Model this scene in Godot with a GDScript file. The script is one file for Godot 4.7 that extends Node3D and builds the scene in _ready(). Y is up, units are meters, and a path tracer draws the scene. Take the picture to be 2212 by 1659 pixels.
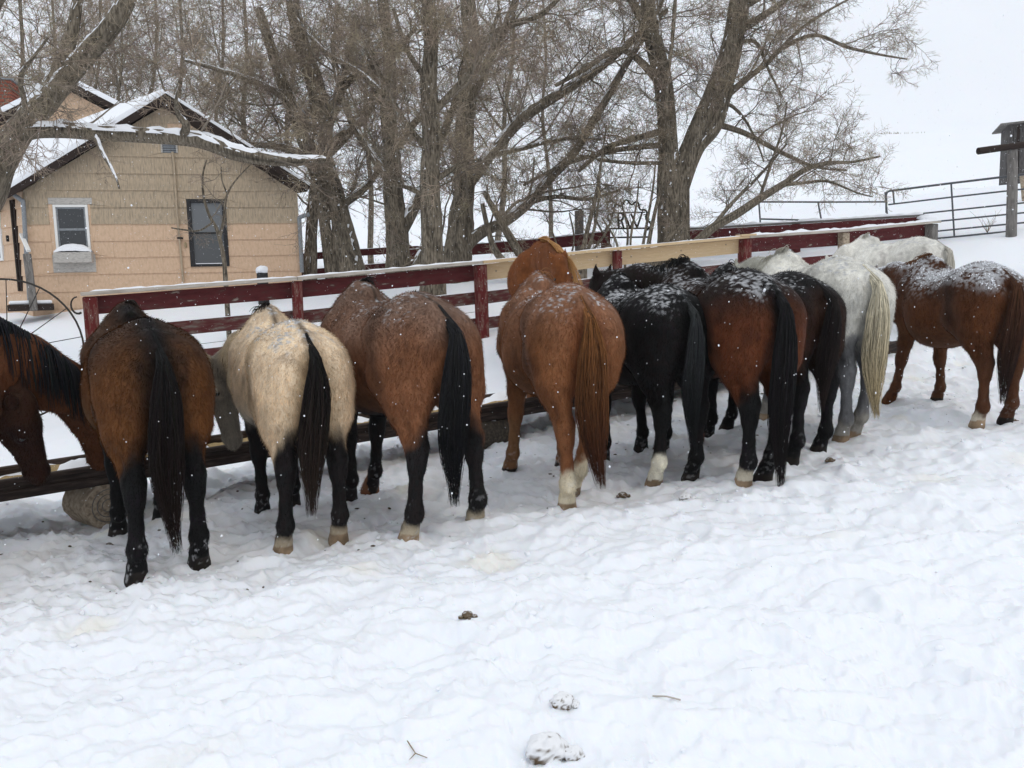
extends Node3D
# A row of horses at a feed trough in the snow. Metres, y up, the camera looks along -z.

# ---------------------------------------------------------------- camera geometry
const F_PX := 1788.6                 # focal length for a frame 2212 wide
const EYE := Vector3(0, 1.62, 0)
const PITCH := 0.12043
const ROLL := 0.02443
var cam_f: Vector3
var cam_u: Vector3
var cam_r: Vector3
var rng := RandomNumberGenerator.new()
var taken := {}
var n_a := FastNoiseLite.new()
var n_b := FastNoiseLite.new()
var n_c := FastNoiseLite.new()
var n_r := FastNoiseLite.new()
var n_w := FastNoiseLite.new()
var n_h := FastNoiseLite.new()

func lens_axes() -> void:
	cam_f = Vector3(0, -sin(PITCH), -cos(PITCH))
	var u0 := Vector3(0, cos(PITCH), -sin(PITCH))
	cam_r = Vector3.RIGHT * cos(ROLL) - u0 * sin(ROLL)
	cam_u = Vector3.RIGHT * sin(ROLL) + u0 * cos(ROLL)

func at(x: float, y: float, d: float) -> Vector3:      # a surveyed point: bearing and real distance
	return EYE + (cam_f + cam_r * ((x - 1106.0) / F_PX) - cam_u * ((y - 829.5) / F_PX)) * d

func on_ground(x: float, y: float) -> Vector3:
	var lo := 1.0
	var v := (at(x, y, 1.0) - EYE)
	var prev := lo
	var t := lo
	while t < 60.0:
		var p := EYE + v * t
		if p.y < relief(p.x, p.z):
			break
		prev = t
		t += 0.1
	for i in 12:
		var m := (prev + t) * 0.5
		var p := EYE + v * m
		if p.y < relief(p.x, p.z):
			t = m
		else:
			prev = m
	var q := EYE + v * t
	return Vector3(q.x, relief(q.x, q.z), q.z)

static func lin(r: float, g: float, b: float) -> Color:
	return Color(r, g, b).linear_to_srgb()

static func sst(a: float, b: float, x: float) -> float:
	var t := clampf((x - a) / (b - a), 0.0, 1.0)
	return t * t * (3.0 - 2.0 * t)

# ---------------------------------------------------------------- the lie of the land
func relief(x: float, z: float) -> float:
	var d := -z
	var xc := clampf(x, -14.0, 16.0)
	var y := 0.12 + 0.062 * xc
	var xr := maxf(x - 4.0, 0.0)
	y += 0.02 * minf(xr, 7.0) * minf(xr, 7.0) * sst(6.5, 12.0, d)
	var start := 7.7 + 0.25 * clampf(x, 0.0, 10.0)
	var e := d - start
	# a bank behind the trough, then the yard, then the hill
	var b := 0.0
	if e > -1.0:
		b = 0.2 * (e + 1.0) * (e + 1.0) / 4.0 if e < 1.0 else 0.2 * e
	b = minf(b, 1.75 + 0.06 * maxf(e - 8.75, 0.0))
	if e > 8.75:
		b = 1.75 + 0.06 * (e - 8.75)
	y += b
	if d > 24.0:
		var h := d - 24.0
		y += h * h * 0.0011 if h < 60.0 else 3.96 + 0.175 * (h - 60.0)
		var steep := maxf(d - 150.0, 0.0)      # above the terrace the hillside steepens
		y += steep * steep * 0.011 if steep < 25.0 else 6.9 + 0.55 * (steep - 25.0)
		y += sst(24.0, 90.0, d) * (n_a.get_noise_2d(x * 0.02, z * 0.02) * 2.2 + n_b.get_noise_2d(x * 0.05, z * 0.05) * 0.35)
		# a terrace edge with dry weeds high on the hillside
		y -= 1.2 * sst(138.0, 142.0, d + x * 0.08) - 1.2 * sst(142.0, 190.0, d + x * 0.08)
	if d < -2.0:
		y += 0.02 * (-d - 2.0)
	return y

func snow_height(x: float, z: float) -> float:
	var y := relief(x, z)
	var s := -0.462 * (x + 3.1) - 0.887 * (z + 6.04)
	var tramp := 1.0 - 0.88 * sst(0.7, 1.6, s)
	if s > 40.0:
		return y
	var wx := x + 0.10 * n_w.get_noise_2d(x * 1.6, z * 1.6)
	var wz := z + 0.10 * n_w.get_noise_2d(x * 1.6 + 40.0, z * 1.6)
	var big := n_a.get_noise_2d(wx * 0.9, wz * 1.25) * 0.055
	var mid := n_a.get_noise_2d(wx * 2.2 + 7.0, wz * 3.0) * 0.026
	var c := n_b.get_noise_2d(wx * 5.0, wz * 7.0)
	var rid := (1.0 - absf(n_r.get_noise_2d(wx * 2.1, wz * 3.3))) 
	rid = rid * rid * rid * 0.022
	var near := 1.0 + 0.55 * (sst(-3.4, -0.8, s) - sst(0.3, 0.9, s))
	var fine := n_c.get_noise_2d(x * 14.0, z * 14.0) * 0.0055 * near
	var clod := maxf(0.0, n_b.get_noise_2d(x * 9.0 + 31.0, z * 9.0) - 0.25) * 0.06 * (near - 0.75)
	# crusty little ledges where the surface has broken
	var l1 := n_a.get_noise_2d(wx * 3.1 + 3.0, wz * 5.2)
	var l2 := n_b.get_noise_2d(wx * 6.5, wz * 10.0 + 9.0)
	var ledge := sst(-0.04, 0.10, l1) * 0.018 * (0.5 + n_a.get_noise_2d(x * 1.1, z * 1.1 + 20.0)) + sst(0.0, 0.12, l2) * 0.010
	y += tramp * ledge
	# hoof prints
	var hd := n_h.get_noise_2d(wx * 2.7, wz * 2.7) + 1.0
	if hd < 0.34:
		var pm := sst(-0.15, 0.25, n_a.get_noise_2d(x * 0.8 + 60.0, z * 0.8)) * tramp * (0.35 + 0.65 * sst(-3.2, -1.2, s))
		y += pm * (-0.034 * sst(0.24, 0.15, hd) + 0.010 * sst(0.34, 0.27, hd) * sst(0.18, 0.25, hd))
	y += tramp * (big + (mid + c * 0.007) * near + rid + fine + clod) - 0.02 * tramp
	# the ploughed edge of the trampled lane under the trough
	y += 0.10 * exp(-pow((s - 0.75 + 0.12 * n_a.get_noise_2d(x * 2.0, z * 2.0)) / 0.28, 2.0)) * (0.7 + 0.5 * n_b.get_noise_2d(x * 3.0, z * 3.0))
	y += (1.0 - tramp) * (n_a.get_noise_2d(x * 0.35, z * 0.35) * 0.05 + n_b.get_noise_2d(x * 1.2, z * 1.2) * 0.008)
	return y

# ---------------------------------------------------------------- naming
func numbered(called: String) -> String:
	if not taken.has(called):
		taken[called] = 0
		return called
	taken[called] += 1
	return "%s_%03d" % [called, taken[called]]

func thing(called: String, label: String, category: String, where := Vector3.ZERO, turn := 0.0, group := "") -> Node3D:
	var o := Node3D.new()
	o.name = numbered(called)
	add_child(o)
	o.position = where
	o.rotation.y = turn
	o.set_meta("label", label)
	o.set_meta("category", category)
	if group:
		o.set_meta("group", group)
	return o

func part(called: String, mesh: Mesh, mat: Material, parent: Node3D, where := Transform3D.IDENTITY, stuff := false) -> MeshInstance3D:
	var o := MeshInstance3D.new()
	o.name = called
	o.mesh = mesh
	o.material_override = mat
	parent.add_child(o, true)
	o.transform = where
	if stuff:
		o.set_meta("kind", "stuff")
	return o

func lone(called: String, mesh: Mesh, mat: Material, label: String, category: String, where := Transform3D.IDENTITY, group := "") -> MeshInstance3D:
	var o := part(numbered(called), mesh, mat, self, where)
	o.set_meta("label", label)
	o.set_meta("category", category)
	if group:
		o.set_meta("group", group)
	return o

# ---------------------------------------------------------------- mesh building
class MB:
	var v := PackedVector3Array()
	var n := PackedVector3Array()
	var c := PackedColorArray()
	var i := PackedInt32Array()

	func face(pts: Array, away: Vector3, col := Color.WHITE) -> void:      # a flat convex face, turned away from the point «away»
		var nn: Vector3 = (pts[1] - pts[0]).cross(pts[2] - pts[0]).normalized()
		if nn == Vector3.ZERO:
			return
		var mid := Vector3.ZERO
		for p in pts:
			mid += p
		mid /= pts.size()
		var order := pts.duplicate()
		if nn.dot(mid - away) < 0.0:
			nn = -nn
		else:
			order.reverse()
		var b := v.size()
		for p in order:
			v.append(p)
			n.append(nn)
			c.append(col)
		for k in range(1, order.size() - 1):
			i.append(b)
			i.append(b + k)
			i.append(b + k + 1)

	func box(size: Vector3, bevel := 0.0, t := Transform3D.IDENTITY, col := Color.WHITE) -> void:
		var h := size * 0.5
		var bv := minf(bevel, minf(h.x, minf(h.y, h.z)) * 0.6)
		var at := func(s: Vector3, a: int) -> Vector3:
			var q := h - Vector3(bv, bv, bv)
			q[a] = h[a]
			return t * (q * s)
		var mid := t.origin
		for a in 3:
			var b: int = (a + 1) % 3
			var d: int = (a + 2) % 3
			for s in [-1.0, 1.0]:
				var quad := []
				for e in [[-1.0, -1.0], [1.0, -1.0], [1.0, 1.0], [-1.0, 1.0]]:
					var sg := Vector3.ZERO
					sg[a] = s
					sg[b] = e[0]
					sg[d] = e[1]
					quad.append(at.call(sg, a))
				face(quad, mid, col)
				if bv > 0.0:
					for s2 in [-1.0, 1.0]:
						var p := Vector3.ZERO
						p[a] = s
						p[b] = s2
						p[d] = -1.0
						var q2 := p
						q2[d] = 1.0
						face([at.call(p, a), at.call(q2, a), at.call(q2, b), at.call(p, b)], mid, col)
		if bv > 0.0:
			for sx in [-1.0, 1.0]:
				for sy in [-1.0, 1.0]:
					for sz in [-1.0, 1.0]:
						var sg := Vector3(sx, sy, sz)
						face([at.call(sg, 0), at.call(sg, 1), at.call(sg, 2)], mid, col)

	func tube(pts: PackedVector3Array, rad: PackedFloat32Array, sides: int, c0 := Color.WHITE, c1 := Color.WHITE, cap := true) -> void:
		var m := pts.size()
		var t := (pts[1] - pts[0]).normalized()
		var u := t.cross(Vector3.UP if absf(t.y) < 0.9 else Vector3.RIGHT).normalized()
		var b := v.size()
		for k in m:
			var t2 := (pts[mini(k + 1, m - 1)] - pts[maxi(k - 1, 0)]).normalized()
			u = (u - t2 * u.dot(t2)).normalized()
			var w := t2.cross(u)
			var col := c0.lerp(c1, float(k) / (m - 1))
			for s in sides:
				var a := TAU * s / sides
				var d := u * cos(a) + w * sin(a)
				v.append(pts[k] + d * rad[k])
				n.append(d)
				c.append(col)
		for k in m - 1:
			for s in sides:
				var p := b + k * sides + s
				var q := b + k * sides + (s + 1) % sides
				i.append_array([p, p + sides, q, q, p + sides, q + sides])
		if cap:
			for e in [0, m - 1]:
				var mid: int = b + e * sides
				var dirv := (pts[0] - pts[1]).normalized() if e == 0 else (pts[m - 1] - pts[m - 2]).normalized()
				var bb := v.size()
				for s in sides:
					v.append(v[mid + s])
					n.append(dirv)
					c.append(c0 if e == 0 else c1)
				for s in range(1, sides - 1):
					if e == 0:
						i.append_array([bb, bb + s, bb + s + 1])
					else:
						i.append_array([bb, bb + s + 1, bb + s])

	func mesh() -> ArrayMesh:
		var a := []
		a.resize(Mesh.ARRAY_MAX)
		a[Mesh.ARRAY_VERTEX] = v
		a[Mesh.ARRAY_NORMAL] = n
		a[Mesh.ARRAY_COLOR] = c
		a[Mesh.ARRAY_INDEX] = i
		var out := ArrayMesh.new()
		out.add_surface_from_arrays(Mesh.PRIMITIVE_TRIANGLES, a)
		return out

func box_mesh(size: Vector3, bevel := 0.006, wob := 0.0) -> ArrayMesh:
	var b := MB.new()
	b.box(size, bevel)
	if wob > 0.0:
		for k in b.v.size():
			b.v[k] += Vector3(0, n_b.get_noise_2d(b.v[k].x * 9.0, size.x * 31.0), n_b.get_noise_2d(b.v[k].x * 9.0, size.x * 17.0 + 5.0)) * wob
	return b.mesh()

func spline(p: Array, per := 6) -> PackedVector3Array:      # Catmull-Rom through the points
	var out := PackedVector3Array()
	for k in p.size() - 1:
		var a: Vector3 = p[maxi(k - 1, 0)]
		var b: Vector3 = p[k]
		var c: Vector3 = p[k + 1]
		var d: Vector3 = p[mini(k + 2, p.size() - 1)]
		for s in per:
			var t := float(s) / per
			out.append(0.5 * (2.0 * b + (c - a) * t + (2.0 * a - 5.0 * b + 4.0 * c - d) * t * t + (3.0 * b - a - 3.0 * c + d) * t * t * t))
	out.append(p[p.size() - 1])
	return out

func ramp(a: float, b: float, m: int) -> PackedFloat32Array:
	var out := PackedFloat32Array()
	for k in m:
		out.append(lerpf(a, b, float(k) / maxi(m - 1, 1)))
	return out

func along(a: Vector3, b: Vector3) -> Transform3D:      # x axis from a to b, y as near up as can be, origin midway
	var x := (b - a).normalized()
	var z := x.cross(Vector3.UP).normalized()
	return Transform3D(Basis(x, z.cross(x), z), (a + b) * 0.5)

# ---------------------------------------------------------------- materials
func noise_tex(freq: float, octaves: int, stops: Array, as_normal := false, bump := 4.0, seed_ := 1, kind := FastNoiseLite.TYPE_SIMPLEX_SMOOTH, size := 512, ridged := false) -> NoiseTexture2D:
	var f := FastNoiseLite.new()
	f.noise_type = kind
	f.frequency = freq
	f.seed = seed_
	f.fractal_octaves = octaves
	if ridged:
		f.fractal_type = FastNoiseLite.FRACTAL_RIDGED
	var t := NoiseTexture2D.new()
	t.width = size
	t.height = size
	t.seamless = true
	t.seamless_blend_skirt = 0.15
	t.noise = f
	t.as_normal_map = as_normal
	t.bump_strength = bump
	if not as_normal:
		var g := Gradient.new()
		g.offsets = PackedFloat32Array(stops.map(func(s): return s[0]))
		g.colors = PackedColorArray(stops.map(func(s): return s[1]))
		t.color_ramp = g
	return t

func mat(col: Color, rough := 0.9, tex: Texture2D = null, scale := Vector3.ONE, nrm: Texture2D = null, nscale := 1.0, world := false) -> StandardMaterial3D:
	var m := StandardMaterial3D.new()
	m.albedo_color = col
	m.roughness = rough
	m.metallic_specular = 0.3
	m.uv1_triplanar = true
	m.uv1_world_triplanar = world
	m.uv1_scale = scale
	if tex:
		m.albedo_texture = tex
	if nrm:
		m.normal_enabled = true
		m.normal_texture = nrm
		m.normal_scale = nscale
	return m

var M := {}

func make_materials() -> void:
	var grey_n := noise_tex(0.012, 5, [], true, 6.0, 3)
	var grain := noise_tex(0.02, 5, [[0.0, lin(0.55, 0.55, 0.55)], [0.35, lin(0.8, 0.8, 0.8)], [0.65, Color.WHITE], [1.0, lin(0.7, 0.7, 0.7)]], false, 0.0, 5)
	var hair := noise_tex(0.02, 4, [[0.0, lin(0.6, 0.6, 0.6)], [0.45, lin(0.92, 0.92, 0.92)], [1.0, Color.WHITE]], false, 0.0, 9)
	M.snow = mat(lin(0.86, 0.885, 0.93), 0.85, null, Vector3.ONE * 2.2, noise_tex(0.03, 5, [], true, 3.0, 11), 0.22, true)
	M.snow.vertex_color_use_as_albedo = true
	M.snow.subsurf_scatter_enabled = true
	M.snow.subsurf_scatter_strength = 0.15
	M.powder = mat(lin(0.86, 0.88, 0.92), 0.9, null, Vector3.ONE * 6.0, grey_n, 0.4, true)
	M.coat = mat(Color.WHITE, 0.72, hair, Vector3(26, 7, 7), noise_tex(0.05, 3, [], true, 5.0, 19), 0.5)
	M.coat.vertex_color_use_as_albedo = true
	M.coat.rim_enabled = true
	M.coat.rim = 0.06
	M.fur = mat(Color.WHITE, 0.8)
	M.fur.vertex_color_use_as_albedo = true
	M.fur.backlight_enabled = true
	M.fur.backlight = Color(0.9, 0.9, 0.9)
	M.hair = mat(Color.WHITE, 0.55)
	M.hair.vertex_color_use_as_albedo = true
	M.eye = mat(lin(0.006, 0.005, 0.004), 0.08)
	M.eye.metallic_specular = 0.6
	var red := noise_tex(0.014, 5, [[0.0, lin(0.068, 0.013, 0.014)], [0.5, lin(0.105, 0.021, 0.022)], [0.74, lin(0.09, 0.026, 0.025)], [0.84, lin(0.10, 0.05, 0.045)], [0.9, lin(0.25, 0.21, 0.18)], [1.0, lin(0.3, 0.26, 0.22)]], false, 0.0, 21)
	M.red = mat(Color.WHITE, 0.75, red, Vector3(0.45, 1.6, 1.6), grey_n, 0.5)
	var redworn := noise_tex(0.018, 5, [[0.0, lin(0.075, 0.016, 0.017)], [0.4, lin(0.095, 0.03, 0.028)], [0.62, lin(0.115, 0.07, 0.06)], [0.8, lin(0.15, 0.12, 0.105)], [1.0, lin(0.12, 0.095, 0.082)]], false, 0.0, 22)
	M.redworn = mat(Color.WHITE, 0.85, redworn, Vector3(0.5, 2.0, 2.0), grey_n, 0.6)
	var redpost := noise_tex(0.016, 5, [[0.0, lin(0.09, 0.014, 0.014)], [0.52, lin(0.12, 0.02, 0.018)], [0.58, lin(0.17, 0.12, 0.1)], [0.66, lin(0.12, 0.03, 0.025)], [1.0, lin(0.24, 0.2, 0.165)]], false, 0.0, 23)
	M.redpost = mat(Color.WHITE, 0.85, redpost, Vector3(2.2, 0.5, 2.2), grey_n, 0.7)
	var newwood := noise_tex(0.01, 4, [[0.0, lin(0.50, 0.36, 0.2)], [0.45, lin(0.62, 0.47, 0.29)], [0.6, lin(0.55, 0.4, 0.24)], [1.0, lin(0.66, 0.53, 0.35)]], false, 0.0, 25)
	M.newwood = mat(Color.WHITE, 0.8, newwood, Vector3(0.3, 5.0, 5.0), grey_n, 0.25)
	var oldwood := noise_tex(0.016, 5, [[0.0, lin(0.07, 0.065, 0.06)], [0.4, lin(0.16, 0.15, 0.14)], [0.7, lin(0.23, 0.215, 0.2)], [1.0, lin(0.12, 0.11, 0.1)]], false, 0.0, 27)
	M.oldwood = mat(Color.WHITE, 0.9, oldwood, Vector3(3.0, 0.4, 3.0), grey_n, 0.7)
	M.shedwood = M.oldwood.duplicate()
	M.shedwood.albedo_color = lin(0.5, 0.5, 0.52)
	M.oldrail = mat(Color.WHITE, 0.9, oldwood, Vector3(0.4, 3.0, 3.0), grey_n, 0.7)
	M.capwood = mat(lin(2.0, 1.85, 1.65).clamp(), 0.85, noise_tex(0.012, 5, [[0.0, lin(0.26, 0.23, 0.19)], [0.5, lin(0.45, 0.41, 0.36)], [1.0, lin(0.55, 0.5, 0.44)]], false, 0.0, 29), Vector3(0.4, 4.0, 4.0), grey_n, 0.4)
	var bark := noise_tex(0.02, 5, [[0.0, lin(0.035, 0.029, 0.022)], [0.35, lin(0.12, 0.10, 0.076)], [0.6, lin(0.245, 0.21, 0.16)], [1.0, lin(0.36, 0.315, 0.25)]], false, 0.0, 31)
	M.bark = mat(Color.WHITE, 0.95, bark, Vector3(3.0, 0.55, 3.0), noise_tex(0.03, 4, [], true, 14.0, 33), 1.3, true)
	M.bark.vertex_color_use_as_albedo = true
	M.twig = mat(Color.WHITE, 0.85)
	M.twig.vertex_color_use_as_albedo = true
	M.trough = mat(Color.WHITE, 0.6, noise_tex(0.02, 5, [[0.0, lin(0.018, 0.013, 0.011)], [0.5, lin(0.04, 0.027, 0.022)], [0.8, lin(0.07, 0.05, 0.04)], [1.0, lin(0.10, 0.075, 0.06)]], false, 0.0, 35), Vector3(0.4, 3.0, 3.0), grey_n, 0.5)
	M.grainfeed = mat(Color.WHITE, 0.95, noise_tex(0.06, 4, [[0.0, lin(0.16, 0.10, 0.045)], [0.5, lin(0.42, 0.3, 0.14)], [0.8, lin(0.5, 0.4, 0.24)], [1.0, lin(0.7, 0.66, 0.58)]], false, 0.0, 37), Vector3.ONE * 3.0, noise_tex(0.08, 3, [], true, 9.0, 39), 1.0)
	M.log = mat(Color.WHITE, 0.95, noise_tex(0.02, 5, [[0.0, lin(0.16, 0.125, 0.09)], [0.45, lin(0.36, 0.29, 0.215)], [1.0, lin(0.52, 0.45, 0.35)]], false, 0.0, 41), Vector3(2.0, 2.0, 2.0), grey_n, 1.0)
	M.rock = mat(Color.WHITE, 0.9, noise_tex(0.03, 5, [[0.0, lin(0.03, 0.026, 0.02)], [0.6, lin(0.085, 0.07, 0.055)], [1.0, lin(0.16, 0.13, 0.1)]], false, 0.0, 43), Vector3.ONE * 2.0, grey_n, 1.2)
	M.iron = mat(lin(0.022, 0.02, 0.02), 0.6)
	M.pipe = mat(lin(0.12, 0.125, 0.135), 0.5, grain, Vector3.ONE * 2.0)
	M.pipe.metallic = 0.3
	M.wheel = mat(lin(0.045, 0.04, 0.036), 0.7, grain, Vector3.ONE * 3.0)
	var peach := noise_tex(0.02, 5, [[0.0, lin(0.52, 0.365, 0.245)], [0.5, lin(0.62, 0.44, 0.305)], [1.0, lin(0.66, 0.48, 0.34)]], false, 0.0, 45)
	M.peach = mat(Color.WHITE, 0.85, peach, Vector3(1.6, 0.7, 1.6), grey_n, 0.25)
	var faded := noise_tex(0.02, 5, [[0.0, lin(0.24, 0.205, 0.155)], [0.35, lin(0.38, 0.31, 0.225)], [0.7, lin(0.48, 0.375, 0.265)], [1.0, lin(0.40, 0.34, 0.26)]], false, 0.0, 47)
	M.faded = mat(Color.WHITE, 0.9, faded, Vector3(2.6, 0.5, 2.6), grey_n, 0.35)
	M.trimred = mat(lin(0.06, 0.011, 0.012), 0.85, grain, Vector3(0.5, 3, 3))
	M.screen2 = mat(lin(0.10, 0.105, 0.11), 0.3)
	M.trimdark = mat(lin(0.035, 0.024, 0.02), 0.8, grain, Vector3(0.6, 4, 4))
	M.white = mat(lin(0.78, 0.78, 0.76), 0.6)
	M.greytrim = mat(lin(0.52, 0.495, 0.46), 0.85, grain, Vector3(0.8, 3, 3))
	M.darkframe = mat(lin(0.035, 0.035, 0.037), 0.7, grain, Vector3(2, 2, 2))
	M.glass = mat(lin(0.02, 0.024, 0.028), 0.08)
	M.glass.metallic_specular = 0.55
	M.screen = mat(lin(0.16, 0.17, 0.18), 0.35)
	M.room = mat(lin(0.02, 0.022, 0.024), 0.9)
	M.zinc = mat(lin(0.27, 0.29, 0.31), 0.5, grain, Vector3(2, 2, 2))
	M.brick = mat(Color.WHITE, 0.9, noise_tex(0.03, 4, [[0.0, lin(0.16, 0.045, 0.03)], [0.6, lin(0.25, 0.08, 0.052)], [1.0, lin(0.33, 0.17, 0.12)]], false, 0.0, 49), Vector3.ONE * 2.0, grey_n, 0.6)
	M.mortar = mat(lin(0.26, 0.23, 0.19), 0.95)
	M.dungsnow = mat(Color.WHITE, 0.9, null, Vector3.ONE * 6.0, grey_n, 0.8)
	M.dungsnow.vertex_color_use_as_albedo = true
	M.dung = mat(lin(0.10, 0.072, 0.045), 0.95, grain, Vector3.ONE * 6.0, grey_n, 1.5)
	M.door = mat(lin(0.33, 0.27, 0.16), 0.8, grain, Vector3(4, 0.6, 4))
	M.straw = mat(lin(0.35, 0.27, 0.14), 0.9)
	M.dry = mat(lin(0.22, 0.16, 0.09), 0.9)
	M.haystack = mat(lin(0.24, 0.2, 0.13), 0.95, grain, Vector3.ONE * 1.5)

# ---------------------------------------------------------------- horses
# One continuous body: tapered capsules and a lofted trunk joined by a smooth minimum, meshed as surface nets.
# Local frame: x to the horse's right, y up, -z forward; 1.5 m at the croup before scaling.
const TRUNK := [
	[-0.10, 1.12, 1.00, 0.05], [-0.06, 1.23, 0.92, 0.15], [0.0, 1.32, 0.87, 0.22], [0.08, 1.395, 0.83, 0.255], [0.18, 1.45, 0.81, 0.27],
	[0.30, 1.475, 0.80, 0.285], [0.42, 1.465, 0.77, 0.285], [0.55, 1.43, 0.725, 0.305], [0.70, 1.405, 0.67, 0.345], [0.85, 1.40, 0.635, 0.375],
	[1.0, 1.435, 0.63, 0.36], [1.1, 1.49, 0.65, 0.32], [1.19, 1.53, 0.69, 0.285], [1.28, 1.515, 0.74, 0.26], [1.38, 1.40, 0.80, 0.235],
	[1.46, 1.27, 0.87, 0.185], [1.53, 1.13, 0.95, 0.09]]

class Field:
	var a := PackedVector3Array()
	var ba := PackedVector3Array()
	var inv := PackedFloat32Array()
	var ra := PackedFloat32Array()
	var dr := PackedFloat32Array()
	var k := PackedFloat32Array()
	var fl := PackedFloat32Array()
	var fa := PackedVector3Array()
	var tt := PackedFloat32Array()      # trunk profile, 2 cm steps
	var tb := PackedFloat32Array()
	var tw := PackedFloat32Array()
	var f0 := 0.0
	var trunk_k := 0.05
	var floor_y := -1.0

	func cap(p: Vector3, q: Vector3, r0: float, r1: float, kk := 0.05, flat := 1.0, axis := Vector3.RIGHT) -> void:
		a.append(p)
		var d := q - p
		if flat != 1.0:
			d += axis * d.dot(axis) * (flat - 1.0)
		ba.append(d)
		inv.append(1.0 / maxf(d.length_squared(), 1e-8))
		ra.append(r0)
		dr.append(r1 - r0)
		k.append(kk)
		fl.append(flat - 1.0)
		fa.append(axis)

	func loft(rows: Array, fat: float) -> void:
		f0 = rows[0][0]
		var f1: float = rows[rows.size() - 1][0]
		var m := int((f1 - f0) / 0.02) + 1
		for s in m + 1:
			var f := f0 + 0.02 * s
			var j := 0
			while j < rows.size() - 2 and rows[j + 1][0] < f:
				j += 1
			var p0: Array = rows[maxi(j - 1, 0)]
			var p1: Array = rows[j]
			var p2: Array = rows[j + 1]
			var p3: Array = rows[mini(j + 2, rows.size() - 1)]
			var t := clampf((f - p1[0]) / (p2[0] - p1[0]), 0.0, 1.0)
			var o := [0.0, 0.0, 0.0]
			for e in 3:
				var m1: float = (p2[e + 1] - p0[e + 1]) / maxf(p2[0] - p0[0], 0.01) * (p2[0] - p1[0])
				var m2: float = (p3[e + 1] - p1[e + 1]) / maxf(p3[0] - p1[0], 0.01) * (p2[0] - p1[0])
				var t2 := t * t
				var t3 := t2 * t
				o[e] = (2.0 * t3 - 3.0 * t2 + 1.0) * p1[e + 1] + (t3 - 2.0 * t2 + t) * m1 + (3.0 * t2 - 2.0 * t3) * p2[e + 1] + (t3 - t2) * m2
			tt.append(o[0])
			tb.append(o[1])
			tw.append(maxf(o[2], 0.03) * (1.0 + (fat - 1.0) * clampf((f - 0.15) / 0.6, 0.35, 1.0)))

	func value(p: Vector3, list: PackedInt32Array) -> float:
		var d := 9.0
		for j in list:
			var dj: float
			var kk: float
			if j < 0:
				var f := -p.z
				var u := (f - f0) * 50.0
				var extra := 0.0
				var last := tt.size() - 2
				if u < 0.0:
					extra = -u * 0.02
					u = 0.0
				elif u > last:
					extra = (u - last) * 0.02
					u = last
				var m := int(u)
				var w := u - m
				var top := tt[m] + (tt[m + 1] - tt[m]) * w
				var bot := tb[m] + (tb[m + 1] - tb[m]) * w
				var hw := tw[m] + (tw[m + 1] - tw[m]) * w
				var yw := bot + (0.40 if f < 0.9 else 0.44) * (top - bot)
				var hy := top - yw if p.y > yw else yw - bot
				var dy := p.y - yw
				var qx := p.x / hw
				var qy := dy / hy
				var r := sqrt(qx * qx + qy * qy)
				dj = sqrt(p.x * p.x + dy * dy) * (1.0 - 1.0 / r) if r > 0.05 else -minf(hw, hy)
				if extra > 0.0:
					dj = sqrt(maxf(dj, 0.0) * maxf(dj, 0.0) + extra * extra)
				kk = trunk_k
			else:
				var pa := p - a[j]
				if fl[j] != 0.0:
					pa += fa[j] * (pa.dot(fa[j]) * fl[j])
				var h := clampf(pa.dot(ba[j]) * inv[j], 0.0, 1.0)
				dj = (pa - ba[j] * h).length() - ra[j] - dr[j] * h
				kk = k[j]
			var e := kk - absf(d - dj)
			d = minf(d, dj)
			if e > 0.0:
				d -= e * e / kk * 0.25
		return maxf(d, floor_y - p.y) if floor_y > -0.5 else d

	func near(p: Vector3, reach: float, list: PackedInt32Array) -> PackedInt32Array:
		var out := PackedInt32Array()
		var one := PackedInt32Array([0])
		for j in list:
			one[0] = j
			if value(p, one) < reach:
				out.append(j)
		return out

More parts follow.
